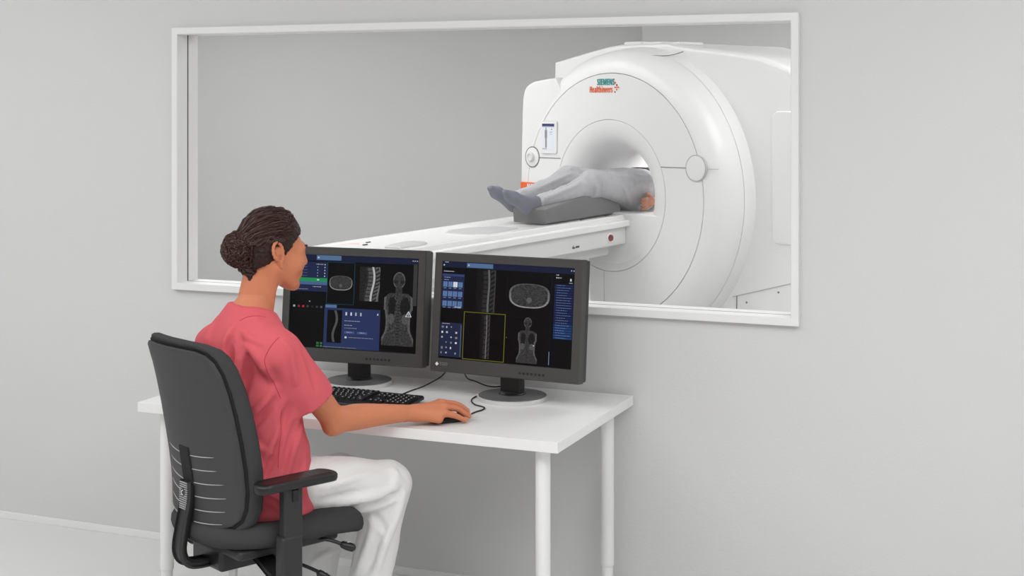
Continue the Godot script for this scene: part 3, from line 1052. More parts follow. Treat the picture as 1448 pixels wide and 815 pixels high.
func left_image() -> Image:
	new_art(760, 610, rgb(5, 5, 7))
	var navy := rgb(30, 38, 72); var steel := rgb(84, 112, 150); var w := rgb(205, 210, 220)
	fillr(0, 0, 1, 0.075, rgb(24, 30, 56))
	fillr(0.20, 0.012, 0.395, 0.062, steel); fillr(0.21, 0.03, 0.222, 0.045, w)
	for k in 4: fillr(0.945 + k * 0.015, 0.03, 0.952 + k * 0.015, 0.042, w)
	fillr(0, 0.085, 0.29, 0.40, navy)
	for k in 5:
		fillr(0.265, 0.105 + k * 0.031, 0.273, 0.117 + k * 0.031, w)
		if k > 0: fillr(0.21, 0.105 + k * 0.031, 0.216, 0.114 + k * 0.031, w)
		text_line(0.02, 0.108 + k * 0.031, 0.11, rgb(120, 130, 160), 0.006)
	text_line(0.20, 0.106, 0.06, w, 0.008)
	fillr(0, 0.255, 0.29, 0.296, rgb(36, 140, 84)); fillr(0.21, 0.268, 0.228, 0.282, w)
	fillr(0, 0.296, 0.29, 0.33, rgb(72, 96, 140))
	text_line(0.18, 0.345, 0.07, w, 0.007); text_line(0.02, 0.375, 0.12, rgb(160, 170, 190), 0.007)
	for k in 7: fillr(0.03 + k * 0.036, 0.55, 0.046 + k * 0.036, 0.572, [rgb(140, 190, 190), rgb(150, 40, 40), rgb(200, 40, 50), rgb(70, 70, 70), rgb(40, 40, 44), rgb(60, 66, 66), rgb(86, 86, 110)][k])
	fillr(0.155, 0.50, 0.165, 0.51, w); fillr(0, 0.605, 0.28, 0.608, rgb(40, 40, 46))
	for k in 4: fillr(0.225 + (k % 2) * 0.028, 0.93 + (k / 2) * 0.03, 0.245 + (k % 2) * 0.028, 0.952 + (k / 2) * 0.03, rgb(60, 110, 70))
	frame_rect(0.29, 0.08, 0.505, 0.525, rgb(30, 86, 104))
	axial(0.305, 0.21, 0.49, 0.375)
	fillr(0.51, 0.085, 0.511, 0.5, rgb(30, 30, 34)); fillr(0.725, 0.085, 0.726, 0.5, rgb(30, 30, 34))
	sagittal(0.545, 0.115, 0.70, 0.475, 1.15)
	coronal(0.72, 0.155, 0.975, 0.945)
	grey_shape(0.955, 0.07, 0.985, 0.5, func(x, y): return 0.22 + 0.2 * nz(x * 6, y * 20))
	fillr(0.285, 0.53, 0.375, 0.562, steel)
	fillr(0.28, 0.562, 0.715, 0.985, rgb(40, 52, 92))
	fillr(0.305, 0.585, 0.42, 0.93, rgb(3, 3, 5))
	grey_shape(0.335, 0.59, 0.40, 0.92, func(x, y):
		var d: float = absf(x - 0.45 - 0.22 * sin(y * 6.0))
		return 0.32 + 0.1 * nz(x * 9, y * 20) if d < 0.14 else -1.0)
	for k in 4: fillr(0.445 + k * 0.038, 0.60, 0.458 + k * 0.038, 0.635, w if k < 2 else rgb(170, 176, 190))
	fillr(0.69, 0.60, 0.70, 0.62, w)
	text_line(0.44, 0.69, 0.12, w, 0.006); text_line(0.44, 0.735, 0.06, w, 0.006); text_line(0.44, 0.765, 0.10, rgb(170, 176, 190), 0.006)
	fillr(0.44, 0.80, 0.52, 0.825, rgb(70, 84, 130)); fillr(0.54, 0.80, 0.62, 0.825, rgb(70, 84, 130))
	text_line(0.46, 0.808, 0.04, w, 0.006); text_line(0.56, 0.808, 0.04, w, 0.006)
	fillr(0.445, 0.855, 0.462, 0.875, w); text_line(0.475, 0.862, 0.19, rgb(170, 176, 190), 0.006)
	fillr(0.27, 0.985, 0.95, 0.988, rgb(60, 66, 96)); text_line(0.28, 0.972, 0.26, rgb(150, 160, 120), 0.005)
	for k in 22:     # warning triangle
		var q := k / 22.0
		fillr(0.925 - 0.022 * q, 0.56 + 0.055 * q, 0.928 - 0.022 * q + 0.003, 0.568 + 0.055 * q, w)
		fillr(0.925 + 0.022 * q, 0.56 + 0.055 * q, 0.928 + 0.022 * q + 0.003, 0.568 + 0.055 * q, w)
	fillr(0.903, 0.612, 0.95, 0.619, w); fillr(0.924, 0.582, 0.929, 0.604, w)
	return art

func right_image() -> Image:
	new_art(760, 610, rgb(5, 5, 7))
	var navy := rgb(30, 38, 72); var steel := rgb(84, 112, 150); var w := rgb(205, 210, 220)
	fillr(0, 0, 1, 0.07, rgb(24, 30, 56)); fillr(0.19, 0.016, 0.39, 0.062, steel); fillr(0.2, 0.03, 0.21, 0.045, w)
	fillr(0.02, 0.015, 0.05, 0.02, w); fillr(0.01, 0.04, 0.02, 0.056, w)
	fillr(0.965, 0.03, 0.972, 0.042, w); fillr(0.982, 0.03, 0.989, 0.042, w)
	text_line(0.015, 0.105, 0.08, w, 0.01)
	fillr(0.0, 0.135, 0.175, 0.485, navy); fillr(0, 0.135, 0.175, 0.16, rgb(50, 64, 110))
	text_line(0.02, 0.17, 0.05, w, 0.006); text_line(0.02, 0.195, 0.04, w, 0.006)
	for j in 3:
		for i in 4:
			var sel := i == 2 and j == 0
			var u := 0.014 + i * 0.039; var v := 0.215 + j * 0.098
			fillr(u, v, u + 0.033, v + 0.055, rgb(220, 225, 235) if sel else rgb(92, 122, 165))
			fillr(u + 0.004, v + 0.064, u + 0.026, v + 0.07, rgb(150, 160, 185))
			fillr(u + 0.015, v, u + 0.017, v + 0.055, navy)
	fillr(0.11, 0.465, 0.16, 0.478, rgb(150, 165, 190))
	fillr(0.0, 0.63, 0.175, 0.975, rgb(32, 40, 66)); fillr(0.165, 0.65, 0.168, 0.97, rgb(110, 140, 170))
	for j in 6:
		for i in 4:
			if (i + j) % 4 == 3: continue
			var br := rng.randf_range(0.45, 0.9)
			fillr(0.016 + i * 0.036, 0.668 + j * 0.052, 0.016 + i * 0.036 + rng.randf_range(0.008, 0.018), 0.668 + j * 0.052 + rng.randf_range(0.012, 0.026), Color(br, br, br * 1.02))
	text_line(0.02, 0.64, 0.06, w, 0.006)
	sagittal(0.27, 0.075, 0.415, 0.50, 0.62, 0.06)
	axial(0.515, 0.17, 0.82, 0.43)
	fillr(0.50, 0.075, 0.502, 1.0, rgb(34, 34, 38)); fillr(0.50, 0.52, 0.83, 0.523, rgb(34, 34, 38)); fillr(0.83, 0.07, 0.832, 1.0, rgb(34, 40, 60))
	sagittal(0.315, 0.525, 0.385, 0.965, 0.7, 0.05)
	frame_rect(0.185, 0.508, 0.50, 0.985, rgb(128, 130, 30), 0.004)
	coronal(0.585, 0.52, 0.745, 0.985)
	fillr(0.826, 0.84, 0.832, 0.97, rgb(110, 140, 170))
	text_line(0.86, 0.08, 0.02, w, 0.01); text_line(0.86, 0.105, 0.04, w, 0.012); fillr(0.96, 0.115, 0.972, 0.14, w); fillr(0.955, 0.155, 0.98, 0.16, w)
	for k in 22:
		fillr(0.852, 0.175 + k * 0.0245, 0.988, 0.196 + k * 0.0245, rgb(24, 36, 78) if k < 16 else rgb(28, 60, 110))
		text_line(0.868, 0.182 + k * 0.0245, rng.randf_range(0.06, 0.11), rgb(120, 140, 180), 0.006)
	fillr(0.992, 0.40, 0.996, 0.99, rgb(70, 110, 160))
	fillr(0.51, 0.73, 0.515, 0.737, rgb(200, 160, 40)); fillr(0.71, 0.79, 0.72, 0.80, w)
	return art

func panel_image() -> Image:
	new_art(120, 180, rgb(226, 230, 238))
	fillr(0, 0, 1, 0.09, rgb(38, 44, 92)); fillr(0, 0.09, 1, 0.13, rgb(150, 158, 190))
	grey_shape(0.18, 0.14, 0.46, 0.92, func(x, y):
		var d: float = absf(x - 0.5) - 0.08
		if y < 0.12: d = absf(x - 0.5) - 0.16
		elif y < 0.5: d = absf(x - 0.5) - 0.34
		elif y < 0.98: d = absf(x - 0.5) - 0.24
		return 0.55 if d < 0.0 else -1.0)
	text_line(0.62, 0.30, 0.25, rgb(70, 76, 120), 0.012); text_line(0.62, 0.34, 0.18, rgb(70, 76, 120), 0.012); text_line(0.62, 0.40, 0.22, rgb(110, 116, 150), 0.012)
	fillr(0.75, 0.19, 0.82, 0.23, rgb(40, 46, 90))
	for k in 4: fillr(0.05 + k * 0.09, 0.93, 0.11 + k * 0.09, 0.97, rgb(110, 116, 130))
	return art

# ------------------------------------------------------------------ monitors
func monitors() -> void:
	monitor(Vector3(-1.851, DESK_H, 0.235), -4.0, right_image(), "dark grey monitor with a yellow-outlined image tile, beside the desk's free end", Vector2(0.558, 0.407))
	monitor(Vector3(-2.462, DESK_H, 0.200), 3.0, left_image(), "dark grey monitor showing a whole body scan, partly behind the seated person", Vector2(0.558, 0.407))

func monitor(at: Vector3, turn: float, im: Image, label: String, size: Vector2) -> void:
	var t := thing("monitor", label, "monitor", at, turn, "monitors on the desk")
	var b := MB.new()
	b.lathe([[0.0, 0.0], [0.119, 0.0], [0.121, 0.003], [0.121, 0.0125], [0.1185, 0.0145], [0.112, 0.0148], [0.0, 0.0148]], 64)
	obj("base_rim", b, M.silver, t)
	b = MB.new()
	b.lathe([[0.0, 0.0140], [0.1165, 0.0140], [0.116, 0.0155], [0.09, 0.0175], [0.05, 0.0195], [0.0, 0.0195]], 64)
	obj("base_disc", b, M.disc, t)
	b = MB.new()
	b.lathe([[0.0, 0.017], [0.047, 0.017], [0.047, 0.021], [0.040, 0.025], [0.036, 0.03], [0.0, 0.03]], 40)
	obj("turntable", b, M.stand, t)
	b = MB.new()
	b.rbox(Vector3(0, 0.16, 0.0), Vector3(0.080, 0.28, 0.036), 0.008, 3)
	obj("neck", b, M.stand, t)
	var tilt := Transform3D(Basis(Vector3.RIGHT, deg_to_rad(-5.5)), Vector3(0, 0.085 + size.y / 2, 0.05))
	var head := func(called: String, q: MB, m: Material, par: Node) -> MeshInstance3D:
		q.xf = Transform3D.IDENTITY
		var o := obj(called, q, m, par)
		o.transform = tilt if par == t else Transform3D.IDENTITY
		return o
	# front frame round the screen, four mitred bars in one frame
	var sw := size.x - 0.056; var sh := size.y - 0.074
	var oy := 0.009
	b = MB.new()
	var rows := []
	for p in [[0.0, -0.03], [0.0, 0.006], [0.003, 0.009], [1.0, 0.0075], [1.02, 0.003], [1.02, -0.02]]:
		var f: float = p[0]
		var x := size.x / 2 - (f if f < 0.5 else lerpf(0.0, size.x / 2 - sw / 2, f))
		var y1 := size.y / 2 - (f if f < 0.5 else lerpf(0.0, size.y / 2 - sh / 2 - oy, f))
		var y0 := -size.y / 2 + (f if f < 0.5 else lerpf(0.0, size.y / 2 - sh / 2 + oy, f))
		rows.append(PackedVector3Array([Vector3(-x, y0, p[1]), Vector3(x, y0, p[1]), Vector3(x, y1, p[1]), Vector3(-x, y1, p[1])]))
	rows.append(rows[0])
	b.loft(rows, true, false)
	var bez: MeshInstance3D = head.call("bezel", b, M.bezel, t)
	b = MB.new()
	b.rbox(Vector3(0, 0, -0.045), Vector3(size.x - 0.004, size.y - 0.004, 0.035), 0.006, 2)
	b.rbox(Vector3(0, 0, -0.07), Vector3(size.x * 0.7, size.y * 0.7, 0.03), 0.012, 2)
	head.call("rear_casing", b, M.bezel_dark, t)
	b = MB.new()
	b.rbox(Vector3(0, oy, -0.012), Vector3(sw + 0.02, sh + 0.02, 0.02), 0.001, 1)
	head.call("screen_backing", b, M.black, t)
	var sc := put("screen", flat_screen(Vector2(sw + 0.004, sh + 0.004), im), screen_mat(im, 0.85), t)
	sc.transform = tilt * Transform3D(Basis.IDENTITY, Vector3(0, oy, 0.001))
	for k in 7:
		b = MB.new()
		b.xf = Transform3D(Basis(Vector3.RIGHT, PI / 2), Vector3(0.065 + k * 0.0145, -size.y / 2 + 0.020, 0.0075))
		b.lathe([[0.0, -0.002], [0.0048, -0.002], [0.0048, 0.0012], [0.004, 0.0018], [0.0, 0.0018]], 16)
		var o := obj("button", b, M.black, bez)
		o.transform = Transform3D.IDENTITY
	# small maker's mark on the lower left of the frame
	b = MB.new()
	b.slab(PackedVector2Array([Vector2(0.007, 0), Vector2(0, 0.007), Vector2(-0.007, 0), Vector2(0, -0.007)]), [[0, 0.0078], [0, 0.0088]])
	var em := obj("emblem", b, M.print_white, bez)
	em.position = Vector3(-size.x / 2 + 0.026, -size.y / 2 + 0.026, 0)
	lettering("EIZO", Vector3(-size.x / 2 + 0.037, -size.y / 2 + 0.019, 0.0088), 0.014, M.seam, bez, "lettering", true)

# ------------------------------------------------------------------ office chair
func back_z(x: float, y: float) -> float:
	var c := lut([[0.50, 0.148], [0.56, 0.143], [0.62, 0.143], [0.68, 0.150], [0.74, 0.160], [0.82, 0.174], [0.90, 0.190], [0.98, 0.210], [1.04, 0.230], [1.08, 0.246]], y)
	return c - 0.058 * pow(absf(x) / 0.215, 2.0)

func back_outline(grow: float) -> PackedVector2Array:
	var r := PackedVector2Array()
	# right half from the bottom up, then mirrored
	var half := [[0.0, 0.515], [0.07, 0.516], [0.13, 0.521], [0.17, 0.534], [0.195, 0.556], [0.207, 0.59], [0.213, 0.64], [0.216, 0.70], [0.216, 0.78], [0.213, 0.86], [0.208, 0.93], [0.200, 0.985], [0.188, 1.022], [0.168, 1.044], [0.135, 1.054], [0.07, 1.058], [0.0, 1.059]]
	var all := []
	for p in half: all.append(Vector2(p[0], p[1]))
	for i in range(half.size() - 2, 0, -1): all.append(Vector2(-half[i][0], half[i][1]))
	var c := Vector2(0, 0.79)
	for p in all:
		var d: Vector2 = p - c
		r.append(p + d.normalized() * grow)
	return r

func chair() -> void:
	var t := thing("office_chair", "dark grey swivel office chair with high curved back and black armrests", "chair", CHAIR_AT, CHAIR_TURN)
	# back: padded front, hard shell behind, dark gap between
	var b := MB.new()
	var bend := func(x: float, y: float) -> float: return back_z(x, y)
	b.slab(back_outline(0.012), [[0.012, -0.018], [0.004, -0.022], [0.0, -0.032], [0.001, -0.048], [0.008, -0.062], [0.022, -0.072], [0.05, -0.076]], bend, 8, Vector2(0, 0.79))
	obj("back_cushion", b, M.fabric, t, 50.0)
	b = MB.new()
	b.slab(back_outline(-0.001), [[0.02, -0.026], [0.0, -0.024], [0.0, -0.015], [0.006, -0.014]], bend, 8, Vector2(0, 0.79))
	obj("gap_strip", b, M.slot, t, 50.0)
	b = MB.new()
	b.slab(back_outline(-0.009), [[0.006, -0.016], [0.0, -0.013], [0.0, -0.006], [0.006, -0.001], [0.02, 0.0], [0.04, 0.0]], bend, 10, Vector2(0, 0.79))
	var shell := obj("back_shell", b, M.plastic, t, 50.0)
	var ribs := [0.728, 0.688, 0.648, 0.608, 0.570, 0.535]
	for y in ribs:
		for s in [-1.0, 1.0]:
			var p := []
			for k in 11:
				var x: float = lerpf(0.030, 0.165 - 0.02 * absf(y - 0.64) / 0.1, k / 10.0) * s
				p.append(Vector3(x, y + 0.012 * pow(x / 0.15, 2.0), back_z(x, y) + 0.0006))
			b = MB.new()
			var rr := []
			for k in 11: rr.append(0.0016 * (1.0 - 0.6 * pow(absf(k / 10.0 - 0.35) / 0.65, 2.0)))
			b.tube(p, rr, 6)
			obj("rib_highlight", b, M.rib_highlight, shell)  # pale tube stands for the light caught on the rib edge
	b = MB.new()
	b.xf = Transform3D(Basis(Vector3.RIGHT, atan2(back_z(0, 0.75) - back_z(0, 0.65), 0.1)), Vector3(0, 0.695, back_z(0, 0.695) - 0.002))
	b.rbox(Vector3.ZERO, Vector3(0.056, 0.115, 0.012), 0.004, 2)
	obj("adjustment_slot", b, M.slot, shell)
	# carrier that holds the back
	b = MB.new()
	var path := smooth_path([Vector3(0, 0.650, 0.150), Vector3(0, 0.60, 0.150), Vector3(0, 0.52, 0.166), Vector3(0, 0.455, 0.176), Vector3(0, 0.418, 0.160), Vector3(0, 0.405, 0.12), Vector3(0, 0.405, 0.04), Vector3(0, 0.41, -0.02)], 5)
	b.band(path, Vector3.RIGHT, 0.056, 0.026)
	var car := obj("back_carrier", b, M.plastic_dark, t)
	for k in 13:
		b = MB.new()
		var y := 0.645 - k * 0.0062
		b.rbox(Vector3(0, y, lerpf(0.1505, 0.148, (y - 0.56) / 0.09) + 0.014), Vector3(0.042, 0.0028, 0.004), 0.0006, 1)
		obj("grip_line", b, M.rib_highlight, car)
	b = MB.new()
	b.xf = Transform3D(Basis(Vector3.RIGHT, PI / 2), Vector3(0, 0.618, 0.161))
	b.lathe([[0.0, 0.0], [0.011, 0.0], [0.011, 0.0045], [0.009, 0.006], [0.0, 0.006]], 24)
	obj("emblem_plate", b, M.plastic, car)
	b = MB.new()
	b.tube([Vector3(0.004, 0.625, 0.1675), Vector3(-0.004, 0.620, 0.1675), Vector3(-0.003, 0.613, 0.1675), Vector3(0.004, 0.611, 0.1675)], 0.0012, 6)
	obj("emblem", b, M.print_white, car)
	# seat
	b = MB.new()
	var plan := PackedVector2Array()
	for q in [[0.10, 0.268], [0.18, 0.264], [0.220, 0.246], [0.236, 0.21], [0.243, 0.12], [0.245, 0.02], [0.238, -0.05], [0.22, -0.11], [0.19, -0.16], [0.145, -0.198], [0.09, -0.218], [0.03, -0.225]]: plan.append(Vector2(q[0], q[1]))
	for k in range(plan.size() - 1, -1, -1): plan.append(Vector2(-plan[k].x, plan[k].y))
	b.xf = Transform3D(Basis(Vector3(1, 0, 0), Vector3(0, 0, -1), Vector3(0, 1, 0)), Vector3(0, 0.508, -0.072))
	b.slab(plan, [[0.045, -0.040], [0.018, -0.035], [0.004, -0.024], [0.0, -0.008], [0.002, 0.010], [0.010, 0.024], [0.024, 0.032], [0.045, 0.034]],
		func(x: float, y: float) -> float:
			var e := clampf(Vector2(x / 0.245, y / 0.235).length(), 0.0, 1.0)
			var fr := clampf((y - 0.12) / 0.145, 0.0, 1.0)
			return -0.026 * (1.0 - smoothstep(0.2, 0.95, e)) - 0.026 * fr * fr, 8, Vector2(0, 0))
	obj("seat_cushion", b, M.fabric, t, 50.0)
	b = MB.new()
	b.rbox(Vector3(0, 0.456, -0.08), Vector3(0.38, 0.03, 0.34), 0.012, 3)
	obj("seat_pan", b, M.plastic_dark, t)
	b = MB.new()
	b.rbox(Vector3(0, 0.42, -0.03), Vector3(0.17, 0.07, 0.24), 0.014, 3)
	obj("mechanism", b, M.black, t)
	# armrests
	for s in [-1.0, 1.0]:
		b = MB.new()
		var o := rounded(0.085, 0.265, 0.036, 8)
		for i in o.size():
			o[i].x *= 1.0 - 0.16 * absf(o[i].y / 0.132) * 0.6
		b.xf = Transform3D(Basis(Vector3(1, 0, 0), Vector3(0, 0, 1), Vector3(0, 1, 0)), Vector3(s * 0.272, 0.684, -0.045 if s > 0 else -0.125))
		b.slab(o, [[0.012, -0.026], [0.003, -0.022], [0.0, -0.014], [0.0, -0.004], [0.004, 0.001], [0.014, 0.003]], func(_x, y): return -0.010 * pow(y / 0.13, 2.0))
		var pad := obj("arm_pad", b, M.black, t)
		b = MB.new()
		b.rbox(Vector3(s * 0.272, 0.585, -0.028), Vector3(0.034, 0.17, 0.062), 0.008, 3)
		b.rbox(Vector3(s * 0.272, 0.454, -0.022), Vector3(0.042, 0.13, 0.070), 0.010, 3)
		var post := obj("arm_post", b, M.plastic_dark, t)
		b = MB.new()
		b.rbox(Vector3(s * 0.291, 0.632, -0.032), Vector3(0.006, 0.034, 0.020), 0.0028, 3)
		obj("height_button", b, M.black, post)
		b = MB.new()
		b.band(smooth_path([Vector3(s * 0.272, 0.42, -0.02), Vector3(s * 0.262, 0.395, -0.02), Vector3(s * 0.22, 0.392, -0.02), Vector3(s * 0.12, 0.43, -0.02), Vector3(s * 0.05, 0.44, -0.02)], 4), Vector3.BACK, 0.065, 0.018)
		obj("arm_bracket", b, M.plastic_dark, t)
		pad.set_meta("label", "black soft arm pad")
	# levers on the right
	var lever := func(pts: Array) -> void:
		var q := MB.new()
		q.tube(smooth_path(pts, 5), 0.0055, 8)
		var n := obj("lever", q, M.black, t)
		q = MB.new()
		var e: Vector3 = pts[pts.size() - 1]
		var d: Vector3 = (e - pts[pts.size() - 2]).normalized()
		q.tube([e - d * 0.014, e - d * 0.008, e + d * 0.01, e + d * 0.028, e + d * 0.034], [0.005, 0.0105, 0.013, 0.012, 0.006], 12)
		obj("lever_knob", q, M.black, n)
		q = MB.new()
		q.rbox(e + d * 0.012 + Vector3(0, 0.0128, 0), Vector3(0.006, 0.002, 0.010), 0.0008, 1)
		obj("knob_mark", q, M.print_white, n)
	lever.call([Vector3(0.08, 0.43, -0.10), Vector3(0.16, 0.452, -0.15), Vector3(0.20, 0.452, -0.20), Vector3(0.225, 0.432, -0.245)])
	lever.call([Vector3(0.08, 0.41, -0.05), Vector3(0.16, 0.40, -0.10), Vector3(0.21, 0.375, -0.15), Vector3(0.22, 0.362, -0.165)])
	# column and five-armed base
	b = MB.new()
	b.lathe([[0.0, 0.10], [0.028, 0.10], [0.028, 0.26], [0.024, 0.262], [0.0, 0.262]], 24)
	obj("column_sleeve", b, M.black, t)
	b = MB.new()
	b.lathe([[0.0, 0.25], [0.014, 0.25], [0.014, 0.40], [0.0, 0.40]], 24)
	obj("gas_piston", b, M.silver, t)
	for k in 5:
		var a := TAU * (k + 0.25) / 5.0
		var d := Vector3(cos(a), 0, sin(a))
		b = MB.new()
		b.tube([d * 0.02 + Vector3(0, 0.105, 0), d * 0.12 + Vector3(0, 0.10, 0), d * 0.24 + Vector3(0, 0.085, 0), d * 0.315 + Vector3(0, 0.075, 0)], [0.032, 0.026, 0.02, 0.016], 10)
		var arm := obj("base_arm", b, M.black, t)
		b = MB.new()
		var ax := Vector3(-sin(a), 0, cos(a))
		for w in [-1.0, 1.0]:
			b.xf = Transform3D(Basis(d, ax, d.cross(ax)), d * 0.315 + Vector3(0, 0.0275, 0) + ax * 0.014 * w)
			b.lathe([[0.0, -0.008], [0.024, -0.008], [0.0275, -0.005], [0.0275, 0.005], [0.024, 0.008], [0.0, 0.008]], 20)
		obj("caster", b, M.rubber, arm)
		b = MB.new()
		b.rbox(d * 0.315 + Vector3(0, 0.05, 0), Vector3(0.014, 0.045, 0.014), 0.004, 2)
		obj("caster_stem", b, M.black, arm)

# ------------------------------------------------------------------ the seated person
func operator() -> void:
	var t := thing("person", "person in coral short-sleeved scrubs and white trousers, hair in a bun, sitting at the desk", "person", CHAIR_AT, CHAIR_TURN)
	var hc := Vector3(0.008, 1.288, -0.13)
	var hb := Basis(Vector3.UP, deg_to_rad(-9.0)) * Basis(Vector3.RIGHT, deg_to_rad(-5.0))
	# head frame: x right, y up, -z forward; H() takes (right, up, forward)
	var hx := Transform3D(hb, hc)
	var skin := Hide.new()
	# ---- body
	var f := Field.new(Vector3(-0.36, 0.02, -0.72), Vector3(0.36, 1.30, 0.14), 0.0095)
	f.cone(Vector3(0, 0.60, -0.075), Vector3(0, 0.80, -0.065), 0.145, 0.115, 0.03, Vector3(1, 1, 1.45))
	f.cone(Vector3(0, 0.80, -0.065), Vector3(0, 0.99, -0.05), 0.115, 0.135, 0.03, Vector3(1, 1, 1.45))
	f.cone(Vector3(-0.105, 1.02, -0.03), Vector3(0.13, 1.03, -0.055), 0.043, 0.045, 0.04)
	f.cone(Vector3(0, 1.02, -0.045), Vector3(0.0, 1.12, -0.06), 0.075, 0.052, 0.05)
	f.cone(Vector3(0.002, 1.10, -0.064), Vector3(0.006, 1.235, -0.105), 0.046, 0.043, 0.03)
	# right arm
	f.chain([[Vector3(0.160, 1.02, -0.07), 0.046], [Vector3(0.150, 0.90, -0.17), 0.043], [Vector3(0.140, 0.785, -0.268), 0.037]], 0.02)
	f.chain([[Vector3(0.140, 0.784, -0.270), 0.037], [Vector3(0.147, 0.786, -0.34), 0.040], [Vector3(0.158, 0.783, -0.42), 0.034], [Vector3(0.172, 0.778, -0.50), 0.0275], [Vector3(0.185, 0.775, -0.56), 0.0245]], 0.02)
	f.ball(Vector3(0.144, 0.764, -0.254), Vector3(0.020, 0.020, 0.020), 0.025)
	# left arm, forearm in the lap
	f.chain([[Vector3(-0.140, 1.01, -0.01), 0.043], [Vector3(-0.205, 0.80, -0.03), 0.036]], 0.02)
	f.chain([[Vector3(-0.205, 0.80, -0.03), 0.037], [Vector3(-0.19, 0.735, -0.10), 0.033], [Vector3(-0.165, 0.69, -0.165), 0.025]], 0.02)
	# legs
	for s in [-1.0, 1.0]:
		var foot := Vector3(0.12, 0.09, -0.365) if s > 0 else Vector3(-0.10, 0.09, -0.305)
		if s > 0: f.chain([[Vector3(0.09, 0.59, -0.10), 0.062], [Vector3(0.122, 0.548, -0.462), 0.044], [Vector3(0.123, 0.43, -0.448), 0.042], [Vector3(0.122, 0.27, -0.412), 0.038], [foot, 0.032]], 0.03)
		else: f.chain([[Vector3(-0.085, 0.575, -0.10), 0.062], [Vector3(-0.108, 0.528, -0.445), 0.044], [Vector3(-0.107, 0.42, -0.415), 0.042], [Vector3(-0.105, 0.27, -0.365), 0.038], [foot, 0.032]], 0.03)
		f.cone(foot, foot + Vector3(0.01 * s, -0.035, -0.12), 0.034, 0.024, 0.02)
	f.net(skin)
	# ---- head
	var hl := Vector3(-0.12, 1.10, -0.30)
	var g := Field.new(hl, Vector3(0.13, 1.435, 0.03), 0.0036)
	var H := func(r: float, u: float, fw: float) -> Vector3: return hx * Vector3(r, u, -fw)
	g.ball(H.call(0, 0.040, -0.012), Vector3(0.073, 0.085, 0.092), 0.02)
	g.ball(H.call(0, -0.012, 0.035), Vector3(0.062, 0.078, 0.062), 0.03)
	for s in [-1.0, 1.0]:
		g.cone(H.call(s * 0.052, -0.040, 0.0), H.call(s * 0.022, -0.084, 0.064), 0.018, 0.017, 0.025)
		g.ball(H.call(s * 0.040, -0.022, 0.066), Vector3(0.024, 0.024, 0.02), 0.03)
		g.cone(H.call(s * 0.012, 0.026, 0.092), H.call(s * 0.044, 0.024, 0.076), 0.010, 0.010, 0.02)
		g.ball(H.call(s * 0.012, -0.027, 0.097), Vector3(0.008, 0.007, 0.009), 0.01)
		g.ball(H.call(s * 0.031, 0.006, 0.104), Vector3(0.014, 0.011, 0.012), 0.012, [], true)
		g.ball(H.call(s * 0.031, 0.005, 0.080), Vector3(0.014, 0.011, 0.013), 0.006)
	g.cone(H.call(0, -0.078, 0.06), H.call(0, -0.092, 0.080), 0.022, 0.016, 0.025)
	g.cone(H.call(0, 0.018, 0.094), H.call(0, -0.020, 0.108), 0.008, 0.0105, 0.014)
	g.cone(H.call(-0.014, -0.050, 0.091), H.call(0.014, -0.050, 0.091), 0.0065, 0.0065, 0.012)
	g.cone(H.call(-0.012, -0.061, 0.089), H.call(0.012, -0.061, 0.089), 0.007, 0.007, 0.012)
	g.cone(H.call(0, -0.04, -0.03), Vector3(0.004, 1.11, -0.066), 0.045, 0.045, 0.03)
	g.cone(H.call(-0.02, -0.05, -0.045), Vector3(-0.012, 1.11, -0.046), 0.020, 0.025, 0.03)   # nape muscles
	g.cone(H.call(0.045, -0.03, -0.012), Vector3(0.03, 1.12, -0.105), 0.014, 0.012, 0.03)
	g.net(skin)
	# ears
	for s in [-1.0, 1.0]:
		var ec: Vector3 = H.call(s * 0.073, -0.004, -0.012)
		var e := Field.new(ec - Vector3(0.042, 0.06, 0.055), ec + Vector3(0.042, 0.06, 0.055), 0.0019)
		var E := func(u: float, fw: float, out: float) -> Vector3:     # tilted ear plane
			return hx * (Vector3(s * (0.072 + out * 1.25 - fw * 0.5), -0.002 + u * 1.22, 0.010 - fw * 1.22 + u * 0.26))
		e.cone(E.call(0.010, -0.002, 0.001), E.call(-0.016, 0.004, 0.0), 0.0155, 0.010, 0.006, Vector3(2.4, 1, 1))
		var rim := []
		for k in 12:
			var a := deg_to_rad(200.0 - k * 24.0)
			rim.append(E.call(0.012 + 0.0225 * sin(a), -0.002 + 0.0155 * cos(a) * -1.0, 0.006))
		rim.reverse()
		for k in rim.size() - 1: e.cone(rim[k], rim[k + 1], 0.0042, 0.0042, 0.004)
		e.cone(E.call(-0.012, 0.004, 0.004), E.call(-0.026, 0.006, 0.003), 0.007, 0.006, 0.008)
		e.cone(E.call(0.006, -0.008, 0.005), E.call(-0.010, -0.006, 0.005), 0.0032, 0.0032, 0.004)
		e.ball(E.call(-0.002, 0.005, 0.009), Vector3(0.010, 0.008, 0.006), 0.003, [], true)
		e.cone(E.call(0.004, 0.013, 0.004), E.call(-0.008, 0.012, 0.005), 0.004, 0.0045, 0.005)
		e.net(skin)
	# ---- right hand on the mouse (in body coordinates)
	var hand := Field.new(Vector3(0.10, 0.725, -0.76), Vector3(0.31, 0.84, -0.50), 0.0030)
	hand.base = Transform3D(Basis.IDENTITY, Vector3(-0.002, 0, 0.013))
	right_hand(hand)
	hand.net(skin)
	var lh := Field.new(Vector3(-0.27, 0.58, -0.33), Vector3(-0.07, 0.74, -0.11), 0.0045)
	lh.base = Transform3D(Basis.IDENTITY, Vector3(-0.055, 0, 0.035))
	lh.cone(Vector3(-0.11, 0.69, -0.20), Vector3(-0.085, 0.675, -0.25), 0.026, 0.03, 0.015, Vector3(1, 1.6, 1))
